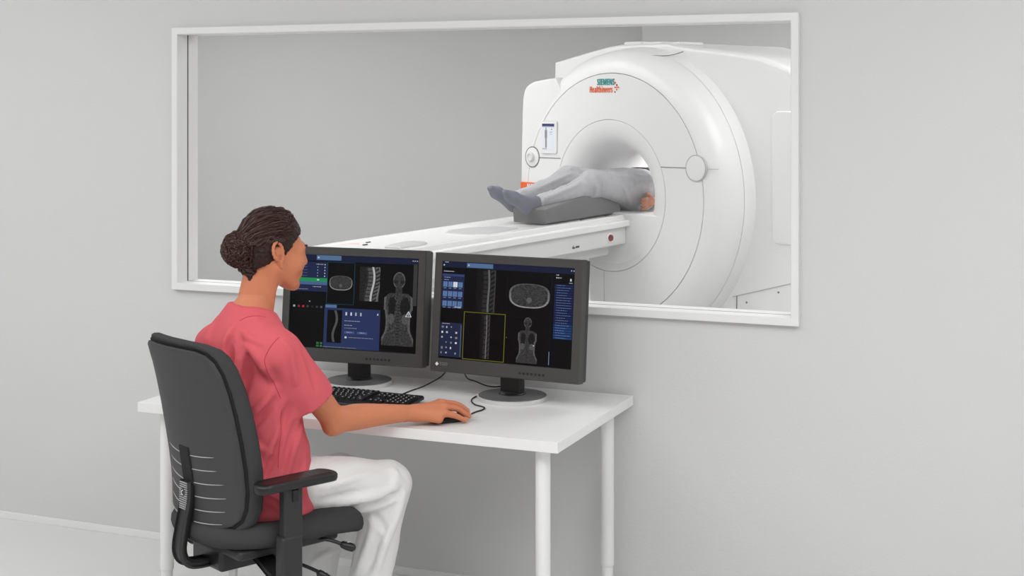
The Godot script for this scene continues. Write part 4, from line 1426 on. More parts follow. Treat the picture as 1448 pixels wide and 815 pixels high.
	for k in 4:
		var a := Vector3(-0.108 + k * 0.018, 0.674, -0.262 - 0.004 * (k % 3))
		lh.chain([[a, 0.0095], [a + Vector3(0.012, -0.002, -0.032), 0.0085], [a + Vector3(0.018, -0.010, -0.056), 0.0075]], 0.004)
	lh.chain([[Vector3(-0.07, 0.677, -0.225), 0.011], [Vector3(-0.045, 0.672, -0.252), 0.0095], [Vector3(-0.038, 0.668, -0.275), 0.0085]], 0.006)
	lh.net(skin)
	var body := put("body", skin.mesh(), M.skin, t)
	for n in nails_at:
		var q := MB.new()
		q.xf = n
		q.rbox(Vector3.ZERO, Vector3(0.0095, 0.0016, 0.012), 0.0012, 2)
		obj("nail", q, M.nail, body)
	for s in [-1.0, 1.0]:
		var q := MB.new()
		var p := []
		for k in 7:
			var w := k / 6.0
			p.append(H.call(s * (0.014 + 0.034 * w), 0.026 + 0.006 * sin(w * 2.4), 0.103 - 0.022 * w * w))
		q.tube(p, [0.002, 0.0032, 0.0034, 0.0034, 0.003, 0.0024, 0.001], 6)
		obj("eyebrow", q, M.hair, body)
		q = MB.new()
		p = []
		for k in 5:
			var w := k / 4.0
			p.append(H.call(s * (0.02 + 0.024 * w), 0.007 + 0.003 * sin(w * PI), 0.096 - 0.010 * w))
		q.tube(p, 0.0022, 5)
		obj("eyelashes", q, M.hair, body)
	var lq := MB.new()
	lq.tube([H.call(-0.016, -0.0555, 0.094), H.call(0, -0.0545, 0.0985), H.call(0.016, -0.0555, 0.094)], [0.002, 0.0036, 0.002], 8)
	obj("lips", lq, M.lip, body)
	hair(t, H)
	scrub_top(t)
	trousers(t)

var nails_at: Array = []

func right_hand(f: Field) -> void:
	# wrist, palm arched over the mouse, fingers over its front
	var wr := Vector3(0.185, 0.775, -0.555)
	f.cone(Vector3(0.172, 0.778, -0.50), wr, 0.0275, 0.0245, 0.01)
	f.cone(wr, Vector3(0.196, 0.778, -0.60), 0.0235, 0.022, 0.015)
	var kn := [Vector3(0.178, 0.791, -0.655), Vector3(0.201, 0.794, -0.652), Vector3(0.223, 0.787, -0.642), Vector3(0.242, 0.774, -0.626)]
	for k in 4:
		f.cone(wr + Vector3(-0.008 + 0.008 * k, 0.0, -0.012), kn[k], 0.0175, 0.0128, 0.014)
	var mid := [Vector3(0.186, 0.784, -0.694), Vector3(0.211, 0.786, -0.695), Vector3(0.235, 0.779, -0.682), Vector3(0.255, 0.763, -0.658)]
	var dis := [Vector3(0.193, 0.773, -0.716), Vector3(0.221, 0.773, -0.719), Vector3(0.245, 0.763, -0.704), Vector3(0.263, 0.753, -0.677)]
	var tip := [Vector3(0.198, 0.760, -0.729), Vector3(0.226, 0.760, -0.733), Vector3(0.251, 0.752, -0.718), Vector3(0.268, 0.746, -0.690)]
	var rr := [0.0106, 0.0108, 0.0104, 0.0094]
	for k in 4:
		f.chain([[kn[k], rr[k] + 0.002], [mid[k], rr[k]], [dis[k], rr[k] - 0.0012], [tip[k], rr[k] - 0.0022]], 0.005)
		var d: Vector3 = (tip[k] - dis[k]).normalized()
		var side := d.cross(Vector3.UP).normalized()
		var up := side.cross(d).normalized()
		nails_at.append(Transform3D(Basis(side, up, -d), f.base * (tip[k] as Vector3) + up * (rr[k] - 0.0014) - d * 0.001))
	# thumb along the near-body side of the mouse
	f.chain([[wr + Vector3(-0.012, -0.004, -0.02), 0.0165], [Vector3(0.164, 0.768, -0.615), 0.0135], [Vector3(0.156, 0.760, -0.650), 0.0105], [Vector3(0.160, 0.755, -0.675), 0.0088]], 0.010)
	f.cone(wr + Vector3(0.012, -0.006, -0.01), Vector3(0.240, 0.757, -0.605), 0.0165, 0.0135, 0.014)

func hair(t: Node3D, H: Callable) -> void:
	var s := Hide.new()
	var n := FastNoiseLite.new()
	n.seed = 3; n.frequency = 95.0; n.fractal_octaves = 3
	var f := Field.new(Vector3(-0.13, 1.17, -0.27), Vector3(0.13, 1.45, 0.09), 0.0042)
	# the line of the hair: cut by a slanting plane from the forehead over the ear to the nape
	var a: Vector3 = H.call(0, 0, 0)
	var nrm: Vector3 = ((H.call(0, -0.76, 0.65) as Vector3) - a).normalized()
	f.ball(H.call(0, 0.046, -0.010), Vector3(0.083, 0.094, 0.098), 0.01, [[nrm, nrm.dot(a) - 0.006]])
	f.ball(H.call(0, -0.004, -0.045), Vector3(0.062, 0.070, 0.050), 0.02, [[nrm, nrm.dot(a) - 0.006]])
	for k in [-1.0, 1.0]:
		f.cone(H.call(0.018 * k, -0.04, -0.074), H.call(0.020 * k, -0.088, -0.066), 0.020, 0.006, 0.015)
		f.cone(H.call(0.068 * k, 0.03, 0.022), H.call(0.069 * k, 0.005, 0.012), 0.009, 0.004, 0.01)
	f.ball(H.call(0, 0.010, -0.108), Vector3(0.052, 0.051, 0.046), 0.003)
	for k in [-1.0, 1.0]: f.ball(H.call(0.088 * k, 0.004, -0.010), Vector3(0.022, 0.036, 0.028), 0.006, [], true)
	f.shift(func(p: Vector3) -> float: return -0.006 * n.get_noise_3dv(p), 0.02)
	f.net(s)
	var hm := put("hair", s.mesh(), M.hair, t)
	hm.set_meta("label", "dark brown curly hair tied in a bun")
	# strands combed back to the bun, and curls on the bun
	var b := MB.new()
	var r := RandomNumberGenerator.new()
	r.seed = 19
	var bun: Vector3 = H.call(0, 0.02, -0.09)
	for i in 700:
		var th := r.randf_range(-1.75, 1.75)              # round the front edge of the hair, crown = 0
		var fwd := 0.076 - 0.020 * th * th + r.randf_range(-0.03, 0.0)
		var start: Vector3 = H.call(0.083 * sin(th * 0.92), 0.046 + 0.094 * cos(th * 0.92), fwd)
		if i % 5 == 0: start = H.call(r.randf_range(-0.05, 0.05), r.randf_range(-0.075, -0.03), r.randf_range(-0.09, -0.05))
		var pts := []
		var ph := r.randf() * TAU
		var wave := r.randf_range(26.0, 52.0)
		var sway := Vector3(r.randf_range(-1, 1), r.randf_range(-1, 1), r.randf_range(-1, 1)) * 0.004
		for k in 25:
			var w := k / 24.0
			var p := start.lerp(bun, w)
			var c: Vector3 = H.call(0, 0.03, -0.02)
			p = c + (p - c).normalized() * 0.1 if (p - c).length() > 0.001 else p
			p = f.onto(p, 0.0006)
			p += sway * sin(w * PI) + Vector3(sin(w * wave + ph), cos(w * wave * 0.9 + ph * 1.3), sin(w * wave * 0.85 + ph * 0.7)) * 0.0026
			pts.append(p)
		b.tube(pts, r.randf_range(0.0006, 0.0011), 3, false)
	for i in 800:
		var d := Vector3(r.randfn(), r.randfn(), r.randfn()).normalized()
		var c: Vector3 = f.onto((H.call(0, 0.010, -0.108) as Vector3) + d * 0.052, 0.0005)
		var u := d.cross(Vector3(r.randfn(), r.randfn(), r.randfn())).normalized()
		var v := d.cross(u)
		var rad := r.randf_range(0.004, 0.011)
		var pts := []
		var a0 := r.randf() * TAU
		for k in 8:
			var w := a0 + k * 0.55
			pts.append(c + u * cos(w) * rad + v * sin(w) * rad + d * (0.0015 + 0.002 * sin(k * 0.9)) + u * k * 0.0008)
		b.tube(pts, r.randf_range(0.0007, 0.0013), 3, false)
	var st := put("strands", b.mesh(60.0, false), M.strand, hm)
	st.set_meta("kind", "stuff")

func scrub_top(t: Node3D) -> void:
	var s := Hide.new()
	var f := Field.new(Vector3(-0.32, 0.44, -0.34), Vector3(0.30, 1.18, 0.14), 0.0056)
	var hem_n := Vector3(0, -0.585, -0.81)
	var hem := [[hem_n, -0.152], [Vector3(0, -1, 0), -0.505]]
	var z := Vector3(1, 1, 1.40)
	f.cone(Vector3(0, 0.55, -0.085), Vector3(0, 0.68, -0.085), 0.200, 0.172, 0.02, Vector3(1, 1, 1.18), hem)
	f.cone(Vector3(0, 0.68, -0.085), Vector3(0, 0.84, -0.075), 0.170, 0.160, 0.05, z)
	f.cone(Vector3(0, 0.84, -0.075), Vector3(0, 0.985, -0.050), 0.160, 0.158, 0.05, z)
	f.cone(Vector3(-0.100, 1.015, -0.016), Vector3(0.13, 1.025, -0.048), 0.058, 0.060, 0.05)
	var neck := [[Vector3(0.10, 0.94, -0.30).normalized(), Vector3(0.10, 0.94, -0.30).normalized().dot(Vector3(0.0, 1.125, -0.035))]]
	f.cone(Vector3(0, 1.03, -0.045), Vector3(0.0, 1.155, -0.058), 0.098, 0.049, 0.05, Vector3.ONE, neck)
	# sleeves, cut square at the hem
	var rs := Vector3(0.160, 1.015, -0.068); var re := Vector3(0.146, 0.785, -0.226)
	var rd := (re - rs).normalized()
	var hc := rs.lerp(re, 0.66)
	var hn := (rd + Vector3(0.0, 0.02, 0.02)).normalized()
	f.cone(rs, re, 0.060, 0.084, 0.035, Vector3.ONE, [[hn, hn.dot(hc)]])
	var ls := Vector3(-0.136, 1.005, -0.012); var le := Vector3(-0.207, 0.79, -0.028)
	var ld := (le - ls).normalized()
	f.cone(ls, le, 0.056, 0.076, 0.035, Vector3.ONE, [[ld, ld.dot(ls.lerp(le, 0.66))]])
	var n := FastNoiseLite.new()
	n.seed = 12; n.frequency = 1.0; n.fractal_octaves = 2
	f.shift(func(p: Vector3) -> float:
		return -0.005 * n.get_noise_3d(p.x * 10.0 + p.y * 4.0, p.y * 4.0, p.z * 10.0), 0.04)
	folds(f, t.transform, [
		[0.016, [[347, 492], [339, 520], [333, 555], [331, 592]]], [0.014, [[350, 489], [368, 508], [382, 534]]], [-0.012, [[352, 504], [350, 530], [342, 565]]],
		[0.011, [[330, 462], [320, 485], [316, 512]]], [-0.010, [[326, 480], [326, 515], [322, 545]]],
		[0.010, [[300, 462], [294, 480], [292, 498]]], [0.012, [[390, 548], [372, 572], [350, 592]]], [-0.010, [[386, 566], [368, 592], [354, 606]]],
		[0.010, [[394, 606], [380, 638], [362, 664]]], [-0.008, [[396, 622], [384, 654], [370, 676]]],
		[0.009, [[426, 602], [413, 640], [404, 682]]], [-0.008, [[418, 596], [408, 630], [402, 660]]], [0.012, [[370, 690], [390, 700], [411, 722]]], [-0.010, [[372, 706], [392, 716], [405, 730]]],
		[0.009, [[362, 628], [368, 660], [372, 692]]], [0.009, [[432, 650], [427, 680], [434, 712]]], [0.009, [[345, 470], [352, 478], [368, 486]]], [0.009, [[352, 612], [360, 630], [380, 640]]],
		[-0.010, [[408, 572], [403, 590], [401, 615]]], [0.010, [[318, 500], [322, 530], [326, 552]]], [0.008, [[402, 484], [414, 512], [418, 542]]], [-0.008, [[430, 500], [440, 525], [446, 550]]]], 0.009)
	# hollow sleeves
	f.cone(rs.lerp(re, 0.40), re, 0.050, 0.076, 0.003, Vector3.ONE, [], true)
	f.cone(ls.lerp(le, 0.45), le, 0.050, 0.066, 0.004, Vector3.ONE, [], true)
	f.net(s)
	var top := put("scrub_top", s.mesh(), M.scrub, t)
	top.set_meta("label", "coral red short-sleeved scrub top")
	# stitched seams laid on the cloth
	var seam := func(called: String, pts: Array, r: float) -> void:
		var p := []
		for q in pts:
			var w := seen_at(f, t.transform, q[0], q[1])
			if w != Vector3.INF: p.append(w)
		if p.size() < 2: return
		p = smooth_path(p, 6)
		for k in p.size(): p[k] = f.onto(p[k], r * 0.3)
		var b := MB.new()
		b.tube(p, r, 6)
		obj(called, b, M.stitch, top)
	seam.call("shoulder_seam", [[411, 465], [394, 478], [380, 495], [374, 512], [380, 530], [390, 548], [397, 564]], 0.0011)
	seam.call("side_seam", [[398, 580], [397, 605], [395, 635], [393, 662]], 0.0010)
	seam.call("yoke_seam", [[339, 454], [350, 449], [363, 447], [376, 449]], 0.0008)
func trousers(t: Node3D) -> void:
	var s := Hide.new()
	var f := Field.new(Vector3(-0.26, 0.03, -0.62), Vector3(0.26, 0.72, 0.10), 0.0075)
	f.cone(Vector3(-0.06, 0.595, -0.10), Vector3(0.06, 0.595, -0.10), 0.095, 0.095, 0.04)
	# right leg
	f.chain([[Vector3(0.080, 0.592, -0.12), 0.088], [Vector3(0.110, 0.577, -0.30), 0.086], [Vector3(0.125, 0.555, -0.470), 0.068]], 0.05)
	f.chain([[Vector3(0.125, 0.548, -0.482), 0.070], [Vector3(0.125, 0.43, -0.452), 0.066], [Vector3(0.122, 0.27, -0.412), 0.066], [Vector3(0.12, 0.09, -0.372), 0.074]], 0.03)
	# left leg
	f.chain([[Vector3(-0.08, 0.588, -0.12), 0.088], [Vector3(-0.10, 0.552, -0.30), 0.078], [Vector3(-0.110, 0.530, -0.460), 0.066]], 0.05)
	f.chain([[Vector3(-0.110, 0.535, -0.470), 0.068], [Vector3(-0.108, 0.42, -0.420), 0.066], [Vector3(-0.105, 0.27, -0.365), 0.068], [Vector3(-0.10, 0.09, -0.31), 0.074]], 0.03)
	var n := FastNoiseLite.new()
	n.seed = 5; n.frequency = 1.0; n.fractal_octaves = 2
	f.shift(func(p: Vector3) -> float:
		return -0.005 * n.get_noise_3d(p.x * 11.0, p.y * 6.0, p.z * 9.0), 0.04)
	folds(f, t.transform, [
		[0.012, [[478, 716], [510, 706], [545, 696], [568, 680]]], [0.011, [[505, 724], [535, 714], [562, 704]]], [-0.009, [[512, 715], [540, 706], [560, 697]]], [0.012, [[571, 698], [560, 730], [545, 770]]],
		[0.011, [[522, 730], [530, 742], [540, 755]]], [-0.009, [[530, 728], [540, 742], [548, 758]]], [0.010, [[553, 664], [560, 672], [556, 690]]], [0.012, [[528, 742], [520, 775], [505, 810]]], [-0.010, [[538, 756], [530, 785], [518, 812]]],
		[0.011, [[553, 745], [540, 780], [532, 812]]], [0.010, [[455, 690], [490, 680], [530, 668]]], [-0.008, [[450, 708], [490, 700], [530, 690]]], [0.012, [[440, 800], [455, 788], [480, 775]]], [0.011, [[490, 770], [480, 795], [470, 812]]]], 0.009)
	f.net(s)
	var o := put("trousers", s.mesh(), M.trouser, t)
	o.set_meta("label", "loose white cotton trousers")
	for foot in [Vector3(0.12, 0.0, -0.36), Vector3(-0.10, 0.0, -0.30)]:
		var q := Hide.new()
		var g := Field.new(foot + Vector3(-0.08, -0.02, -0.24), foot + Vector3(0.08, 0.14, 0.12), 0.006)
		var flat := [[Vector3(0, -1, 0), -0.004]]
		g.cone(foot + Vector3(0, 0.03, 0.035), foot + Vector3(0, 0.025, -0.13), 0.036, 0.042, 0.01, Vector3(1, 1.2, 1), flat)
		g.cone(foot + Vector3(0, 0.05, 0.01), foot + Vector3(0, 0.04, -0.07), 0.040, 0.034, 0.02, Vector3.ONE, flat)
		g.net(q)
		put("shoe", q.mesh(), M.shoe, t)

# ------------------------------------------------------------------ scanner table and patient
func table_frame() -> Transform3D:
	var b := Basis(Vector3.UP, deg_to_rad(TABLE_TURN)) * Basis(Vector3.RIGHT, deg_to_rad(TABLE_TILT))
	return Transform3D(b, Vector3(GANTRY_AT.x, TABLE_H, GANTRY_AT.z))

func patient_table() -> void:
	var t := thing("patient_table", "long white scanner table leading into the round bore", "scanner table")
	t.transform = table_frame()
	var cx := -0.155
	var hw := 0.322
	var z1 := 1.98
	# top: board profile swept lengthways (x across, y up), hollowed in the middle
	var prof := [[-hw, -0.062], [-hw, -0.035], [-hw + 0.004, -0.029], [-hw + 0.045, -0.026], [-hw + 0.052, -0.004], [-hw + 0.058, 0.0], [-hw + 0.085, 0.0], [-hw + 0.10, -0.006], [0.0, -0.010], [hw - 0.10, -0.006], [hw - 0.085, 0.0], [hw - 0.058, 0.0], [hw - 0.052, -0.004], [hw - 0.045, -0.026], [hw - 0.004, -0.029], [hw, -0.035], [hw, -0.062], [hw - 0.02, -0.066], [-hw + 0.02, -0.066]]
	var rows := []
	for k in [[-0.02, 0.97], [-0.012, 0.992], [0.0, 1.0], [0.8, 1.0], [1.7, 1.0], [1.92, 0.985], [2.02, 0.94], [2.08, 0.86], [2.105, 0.76], [2.11, 0.70]]:
		var row := PackedVector3Array()
		for p in prof: row.append(Vector3(cx + p[0] * k[1], p[1] - (0.004 if k[1] < 0.8 else 0.0), k[0]))
		rows.append(row)
	var b := MB.new()
	b.loft(rows, true, true)
	obj("table_top", b, M.white_gloss, t, 30.0)
	# narrower moving board that runs into the bore
	b = MB.new()
	b.rbox(Vector3(cx + 0.02, -0.035, -0.32), Vector3(0.46, 0.05, 0.66), 0.02, 3)
	obj("moving_board", b, M.white_gloss, t)
	# skirt below
	b = MB.new()
	b.rbox(Vector3(cx, -0.115, 0.90), Vector3(2 * hw - 0.05, 0.112, 1.76), 0.012, 3)
	obj("side_skirt", b, M.skirt, t)
	b = MB.new()
	b.rbox(Vector3(cx, -0.112, 0.012), Vector3(2 * hw - 0.075, 0.118, 0.03), 0.004, 2)
	obj("end_plate", b, M.white, t)
	b = MB.new()
	b.rbox(Vector3(cx, -0.20, 0.85), Vector3(0.46, 0.07, 1.5), 0.02, 3)
	obj("lift_beam", b, M.skirt, t)
	b = MB.new()
	b.rbox(Vector3(cx, -0.60, 0.55), Vector3(0.42, 0.78, 0.62), 0.05, 3)
	obj("lift_column", b, M.white, t)
	b = MB.new()
	b.rbox(Vector3(cx, -1.01, 0.7), Vector3(0.6, 0.13, 1.2), 0.04, 3)
	obj("table_foot", b, M.white, t)
	var sx := cx + hw - 0.025
	# emergency stop on the near skirt
	b = MB.new()
	b.xf = Transform3D(Basis(Vector3(0, -1, 0), Vector3(1, 0, 0), Vector3(0, 0, 1)), Vector3(sx, -0.118, 0.19))
	b.lathe([[0.0, -0.004], [0.030, -0.004], [0.030, 0.002], [0.027, 0.005], [0.020, 0.006], [0.0, 0.006]], 28)
	var ring_o := obj("stop_collar", b, M.white, t)
	b = MB.new()
	b.xf = Transform3D(Basis(Vector3(0, -1, 0), Vector3(1, 0, 0), Vector3(0, 0, 1)), Vector3(sx, -0.118, 0.19))
	b.lathe([[0.0, 0.003], [0.018, 0.003], [0.020, 0.010], [0.018, 0.016], [0.0, 0.018]], 24)
	var stop := obj("stop_button", b, M.red, ring_o)
	stop.set_meta("label", "dark red emergency stop button")
	# small printed mark: arrow and bar
	b = MB.new()
	b.xf = Transform3D(Basis(Vector3(0, 0, -1), Vector3(0, 1, 0), Vector3(1, 0, 0)), Vector3(sx, -0.140, 0.52))
	b.slab(PackedVector2Array([Vector2(-0.030, 0.0), Vector2(-0.012, 0.016), Vector2(-0.014, 0.005), Vector2(0.0, 0.004), Vector2(0.0, -0.004), Vector2(-0.014, -0.006)]), [[0, -0.001], [0, 0.0015]])
	b.rbox(Vector3(0.022, 0.003, 0.0), Vector3(0.034, 0.012, 0.003), 0.001, 1)
	obj("printed_mark", b, M.print_grey, t)
	# trays and catches on the top
	b = MB.new()
	var lay := func(y: float) -> Transform3D: return Transform3D(Basis(Vector3(1, 0, 0), Vector3(0, 0, -1), Vector3(0, 1, 0)), Vector3(0, y, 0))
	b.xf = lay.call(-0.0055)
	b.slab(PackedVector2Array([Vector2(-0.30, -1.10), Vector2(-0.24, -1.20), Vector2(-0.06, -1.21), Vector2(0.03, -1.12), Vector2(0.03, -0.88), Vector2(-0.02, -0.82), Vector2(-0.20, -0.82), Vector2(-0.27, -0.90)]).duplicate(), [[0.0, -0.006], [0.006, -0.001], [0.014, 0.003]])
	obj("hand_recess", b, M.tray, t)
	b = MB.new()
	b.xf = lay.call(-0.0055)
	b.slab(PackedVector2Array([Vector2(-0.06, -1.84), Vector2(0.06, -1.84), Vector2(0.09, -1.72), Vector2(0.02, -1.60), Vector2(-0.08, -1.60), Vector2(-0.10, -1.70)]), [[0.0, -0.006], [0.006, 0.006], [0.016, 0.012]])
	obj("foot_rest_plate", b, M.tray, t)
	for p in [[0.075, 0.36], [0.075, 0.12], [-0.30, 1.72], [-0.24, 1.80]]:
		b = MB.new()
		b.rbox(Vector3(p[0], -0.0055 if p[0] < 0 else 0.0005, p[1]), Vector3(0.012, 0.006, 0.03), 0.002, 1)
		obj("catch", b, M.print_grey, t)
	for p in [[-0.36, 1.86], [-0.33, 1.80]]:
		b = MB.new()
		b.xf = Transform3D(Basis(Vector3.UP, 0.5), Vector3(p[0], -0.008, p[1]))
		b.rbox(Vector3.ZERO, Vector3(0.07, 0.004, 0.010), 0.0015, 1)
		obj("orange_mark", b, M.orange, t)

func patient() -> void:
	var T := table_frame()
	# knee cushion
	var c := thing("knee_cushion", "charcoal wedge cushion under the lying person's knees", "cushion")
	c.transform = T
	var b := MB.new()
	b.xf = Transform3D(Basis(Vector3(0, 0, -1), Vector3(0, 1, 0), Vector3(1, 0, 0)), Vector3(-0.093, 0.0005, 0))
	# side outline: x = towards the bore, y = up
	var o := PackedVector2Array()
	for p in [[-0.640, 0.0], [-0.645, 0.070], [-0.638, 0.084], [-0.60, 0.092], [-0.455, 0.108], [-0.28, 0.131], [-0.16, 0.140], [-0.09, 0.135], [-0.03, 0.124], [0.02, 0.110], [0.060, 0.088], [0.080, 0.05], [0.083, 0.0]]: o.append(Vector2(p[0], p[1]))
	b.slab(o, [[0.012, -0.125], [0.003, -0.120], [0.0, -0.110], [0.0, 0.110], [0.003, 0.120], [0.012, 0.125]])
	obj("cushion_cover", b, M.cushion, c)
	# person on the table
	var t := thing("person", "person in grey joggers and grey socks lying in the scanner bore", "person")
	t.transform = T
	var s := Hide.new()
	var f := Field.new(Vector3(-0.46, -0.02, -1.16), Vector3(0.22, 0.34, 0.98), 0.0105)
	# pelvis, torso, head, arms: inside the bore
	f.cone(Vector3(-0.035, 0.115, -0.30), Vector3(-0.01, 0.12, -0.55), 0.155, 0.14, 0.04, Vector3(1, 1.5, 1))
	f.cone(Vector3(-0.01, 0.12, -0.55), Vector3(0.01, 0.125, -0.75), 0.14, 0.155, 0.04, Vector3(1, 1.4, 1))
	f.cone(Vector3(0.01, 0.115, -0.78), Vector3(0.015, 0.12, -0.92), 0.06, 0.05, 0.05)
	f.ball(Vector3(0.02, 0.115, -1.00), Vector3(0.072, 0.092, 0.11), 0.02)
	f.cone(Vector3(0.02, 0.20, -1.0), Vector3(0.02, 0.216, -0.985), 0.014, 0.011, 0.012)
	f.cone(Vector3(0.005, 0.19, -0.955), Vector3(0.035, 0.19, -0.955), 0.01, 0.01, 0.01)
	for q in [-1.0, 1.0]:
		f.chain([[Vector3(0.01 + q * 0.16, 0.12, -0.76), 0.048], [Vector3(0.0 + q * 0.195, 0.085, -0.52), 0.038], [Vector3(0.170 if q > 0 else -0.212, 0.062, -0.25 if q > 0 else -0.28), 0.026]], 0.02)
	# legs
	for L in legs(): f.chain(L, 0.03)
	f.net(s)
	# near hand, fingers wrapped over the hip
	for q in [[0.170, 0.060, -0.228], [-0.215, 0.08, -0.26]]:
		var sg := signf(q[0])
		var h := Field.new(Vector3(q[0] - 0.08, 0.0, q[2] - 0.06), Vector3(q[0] + 0.08, 0.17, q[2] + 0.16), 0.0042)
		var w := Vector3(q[0], q[1], q[2])
		h.cone(w, w + Vector3(-0.002 * sg, 0.0, 0.06), 0.026, 0.034, 0.015, Vector3(1.7, 1, 1))
		for k in 4:
			var a := w + Vector3(0.004 * sg, 0.028 - k * 0.019, 0.075)
			h.chain([[a, 0.0105], [a + Vector3(0.008 * sg, -0.002, 0.030), 0.0095], [a + Vector3(0.002 * sg, -0.004, 0.058), 0.008]], 0.004)
		h.chain([[w + Vector3(0, 0.022, 0.02), 0.012], [w + Vector3(0.002 * sg, 0.045, 0.045), 0.0105], [w + Vector3(0.0, 0.055, 0.07), 0.009]], 0.008)
		h.net(s)
	put("body", s.mesh(), M.patient_skin, t)
	# joggers
	var js := Hide.new()
	var j := Field.new(Vector3(-0.46, -0.02, -0.62), Vector3(0.22, 0.36, 0.80), 0.0085)
	var ls := legs()
	for L in ls:
		j.chain([[L[0][0], 0.106], [L[1][0] + Vector3(0, 0.0, 0.0), 0.074]], 0.05)
		var cut: Vector3 = (L[3][0] as Vector3).lerp(L[2][0], 0.12)
		var d: Vector3 = ((L[3][0] as Vector3) - (L[2][0] as Vector3)).normalized()
		j.cone(L[1][0], L[2][0], 0.072, 0.052, 0.04)
		j.cone(L[2][0], L[3][0], 0.052, 0.043, 0.03, Vector3.ONE, [[d, d.dot(cut)]])
	j.cone(Vector3(-0.035, 0.120, -0.28), Vector3(-0.03, 0.12, -0.46), 0.178, 0.165, 0.09, Vector3(1, 1.42, 1), [[Vector3(0, 0, -1), 0.50]])
	var n := FastNoiseLite.new()
	n.seed = 9; n.frequency = 1.0; n.fractal_octaves = 2
	j.shift(func(p: Vector3) -> float:
		var w: float = 1.0 - absf(n.get_noise_3d(p.x * 9.0, p.y * 9.0 + p.z * 5.0, p.z * 9.0)) * 5.0
		return -0.004 * n.get_noise_3d(p.x * 16.0, p.y * 16.0, p.z * 9.0) - 0.0035 * maxf(0.0, w), 0.04)
	folds(j, T, [
		[0.012, [[838, 251], [843, 264], [838, 280]]], [-0.010, [[847, 250], [850, 262], [847, 276]]], [0.010, [[856, 254], [858, 266], [852, 276]]], [0.009, [[818, 262], [790, 274], [762, 286]]],
		[-0.008, [[815, 256], [790, 266], [768, 276]]], [0.009, [[808, 246], [785, 256], [760, 268]]], [0.008, [[770, 280], [766, 290], [760, 297]]], [0.009, [[880, 262], [886, 276], [890, 290]]], [-0.008, [[828, 246], [812, 256], [800, 262]]]], 0.009)
	j.net(js)
	put("joggers", js.mesh(), M.jogger, t).set_meta("label", "grey marl jogging trousers")
	# black shirt
	var ss := Hide.new()
	var g := Field.new(Vector3(-0.34, -0.01, -0.96), Vector3(0.34, 0.32, -0.28), 0.0105)
	g.cone(Vector3(-0.033, 0.128, -0.36), Vector3(-0.01, 0.128, -0.55), 0.182, 0.158, 0.04, Vector3(1, 1.42, 1), [[Vector3(0, 0, 1), -0.345]])
	g.cone(Vector3(-0.01, 0.128, -0.55), Vector3(0.01, 0.13, -0.77), 0.155, 0.168, 0.04, Vector3(1, 1.35, 1))
	for q in [-1.0, 1.0]: g.cone(Vector3(0.01 + q * 0.155, 0.125, -0.76), Vector3(q * 0.19, 0.095, -0.58), 0.058, 0.056, 0.03)
	g.net(ss)
	put("shirt", ss.mesh(), M.shirt, t).set_meta("label", "black shirt")
	# socks
	for k in 2:
		var q := Hide.new()
		var L: Array = ls[k]
		var an: Vector3 = L[3][0]
		var heel: Vector3 = feet()[k][0]
		var ball: Vector3 = feet()[k][1]
		var toe: Vector3 = feet()[k][2]
		var h := Field.new(Vector3(minf(an.x, toe.x) - 0.09, 0.0, an.z - 0.12), Vector3(maxf(an.x, toe.x) + 0.09, 0.30, toe.z + 0.07), 0.006)
		var up: Vector3 = an + ((L[2][0] as Vector3) - an).normalized() * 0.075
		h.cone(up, an, 0.036, 0.037, 0.01)
		h.cone(an, heel, 0.038, 0.030, 0.03)
		h.cone(an, ball, 0.035, 0.030, 0.035, Vector3(0.85, 1, 1))
		h.cone(heel, ball, 0.028, 0.027, 0.03, Vector3(0.8, 1, 1))
		h.cone(ball, toe, 0.031, 0.019, 0.02, Vector3(0.8, 1, 1))
		h.net(q)
		put("sock", q.mesh(), M.sock, t)

func legs() -> Array:      # hip, knee, mid shin, ankle with radii: near leg, far leg
	return [
		[[Vector3(0.040, 0.125, -0.26), 0.070], [Vector3(0.000, 0.192, 0.165), 0.044], [Vector3(-0.055, 0.134, 0.37), 0.032], [Vector3(-0.108, 0.106, 0.585), 0.029]],
		[[Vector3(-0.125, 0.125, -0.28), 0.070], [Vector3(-0.170, 0.216, 0.175), 0.044], [Vector3(-0.225, 0.160, 0.36), 0.032], [Vector3(-0.278, 0.122, 0.57), 0.029]]]

func feet() -> Array:      # heel, ball, toe
	return [
		[Vector3(-0.110, 0.082, 0.640), Vector3(-0.112, 0.160, 0.770), Vector3(-0.115, 0.190, 0.818)],
		[Vector3(-0.280, 0.082, 0.560), Vector3(-0.288, 0.172, 0.695), Vector3(-0.290, 0.200, 0.745)]]

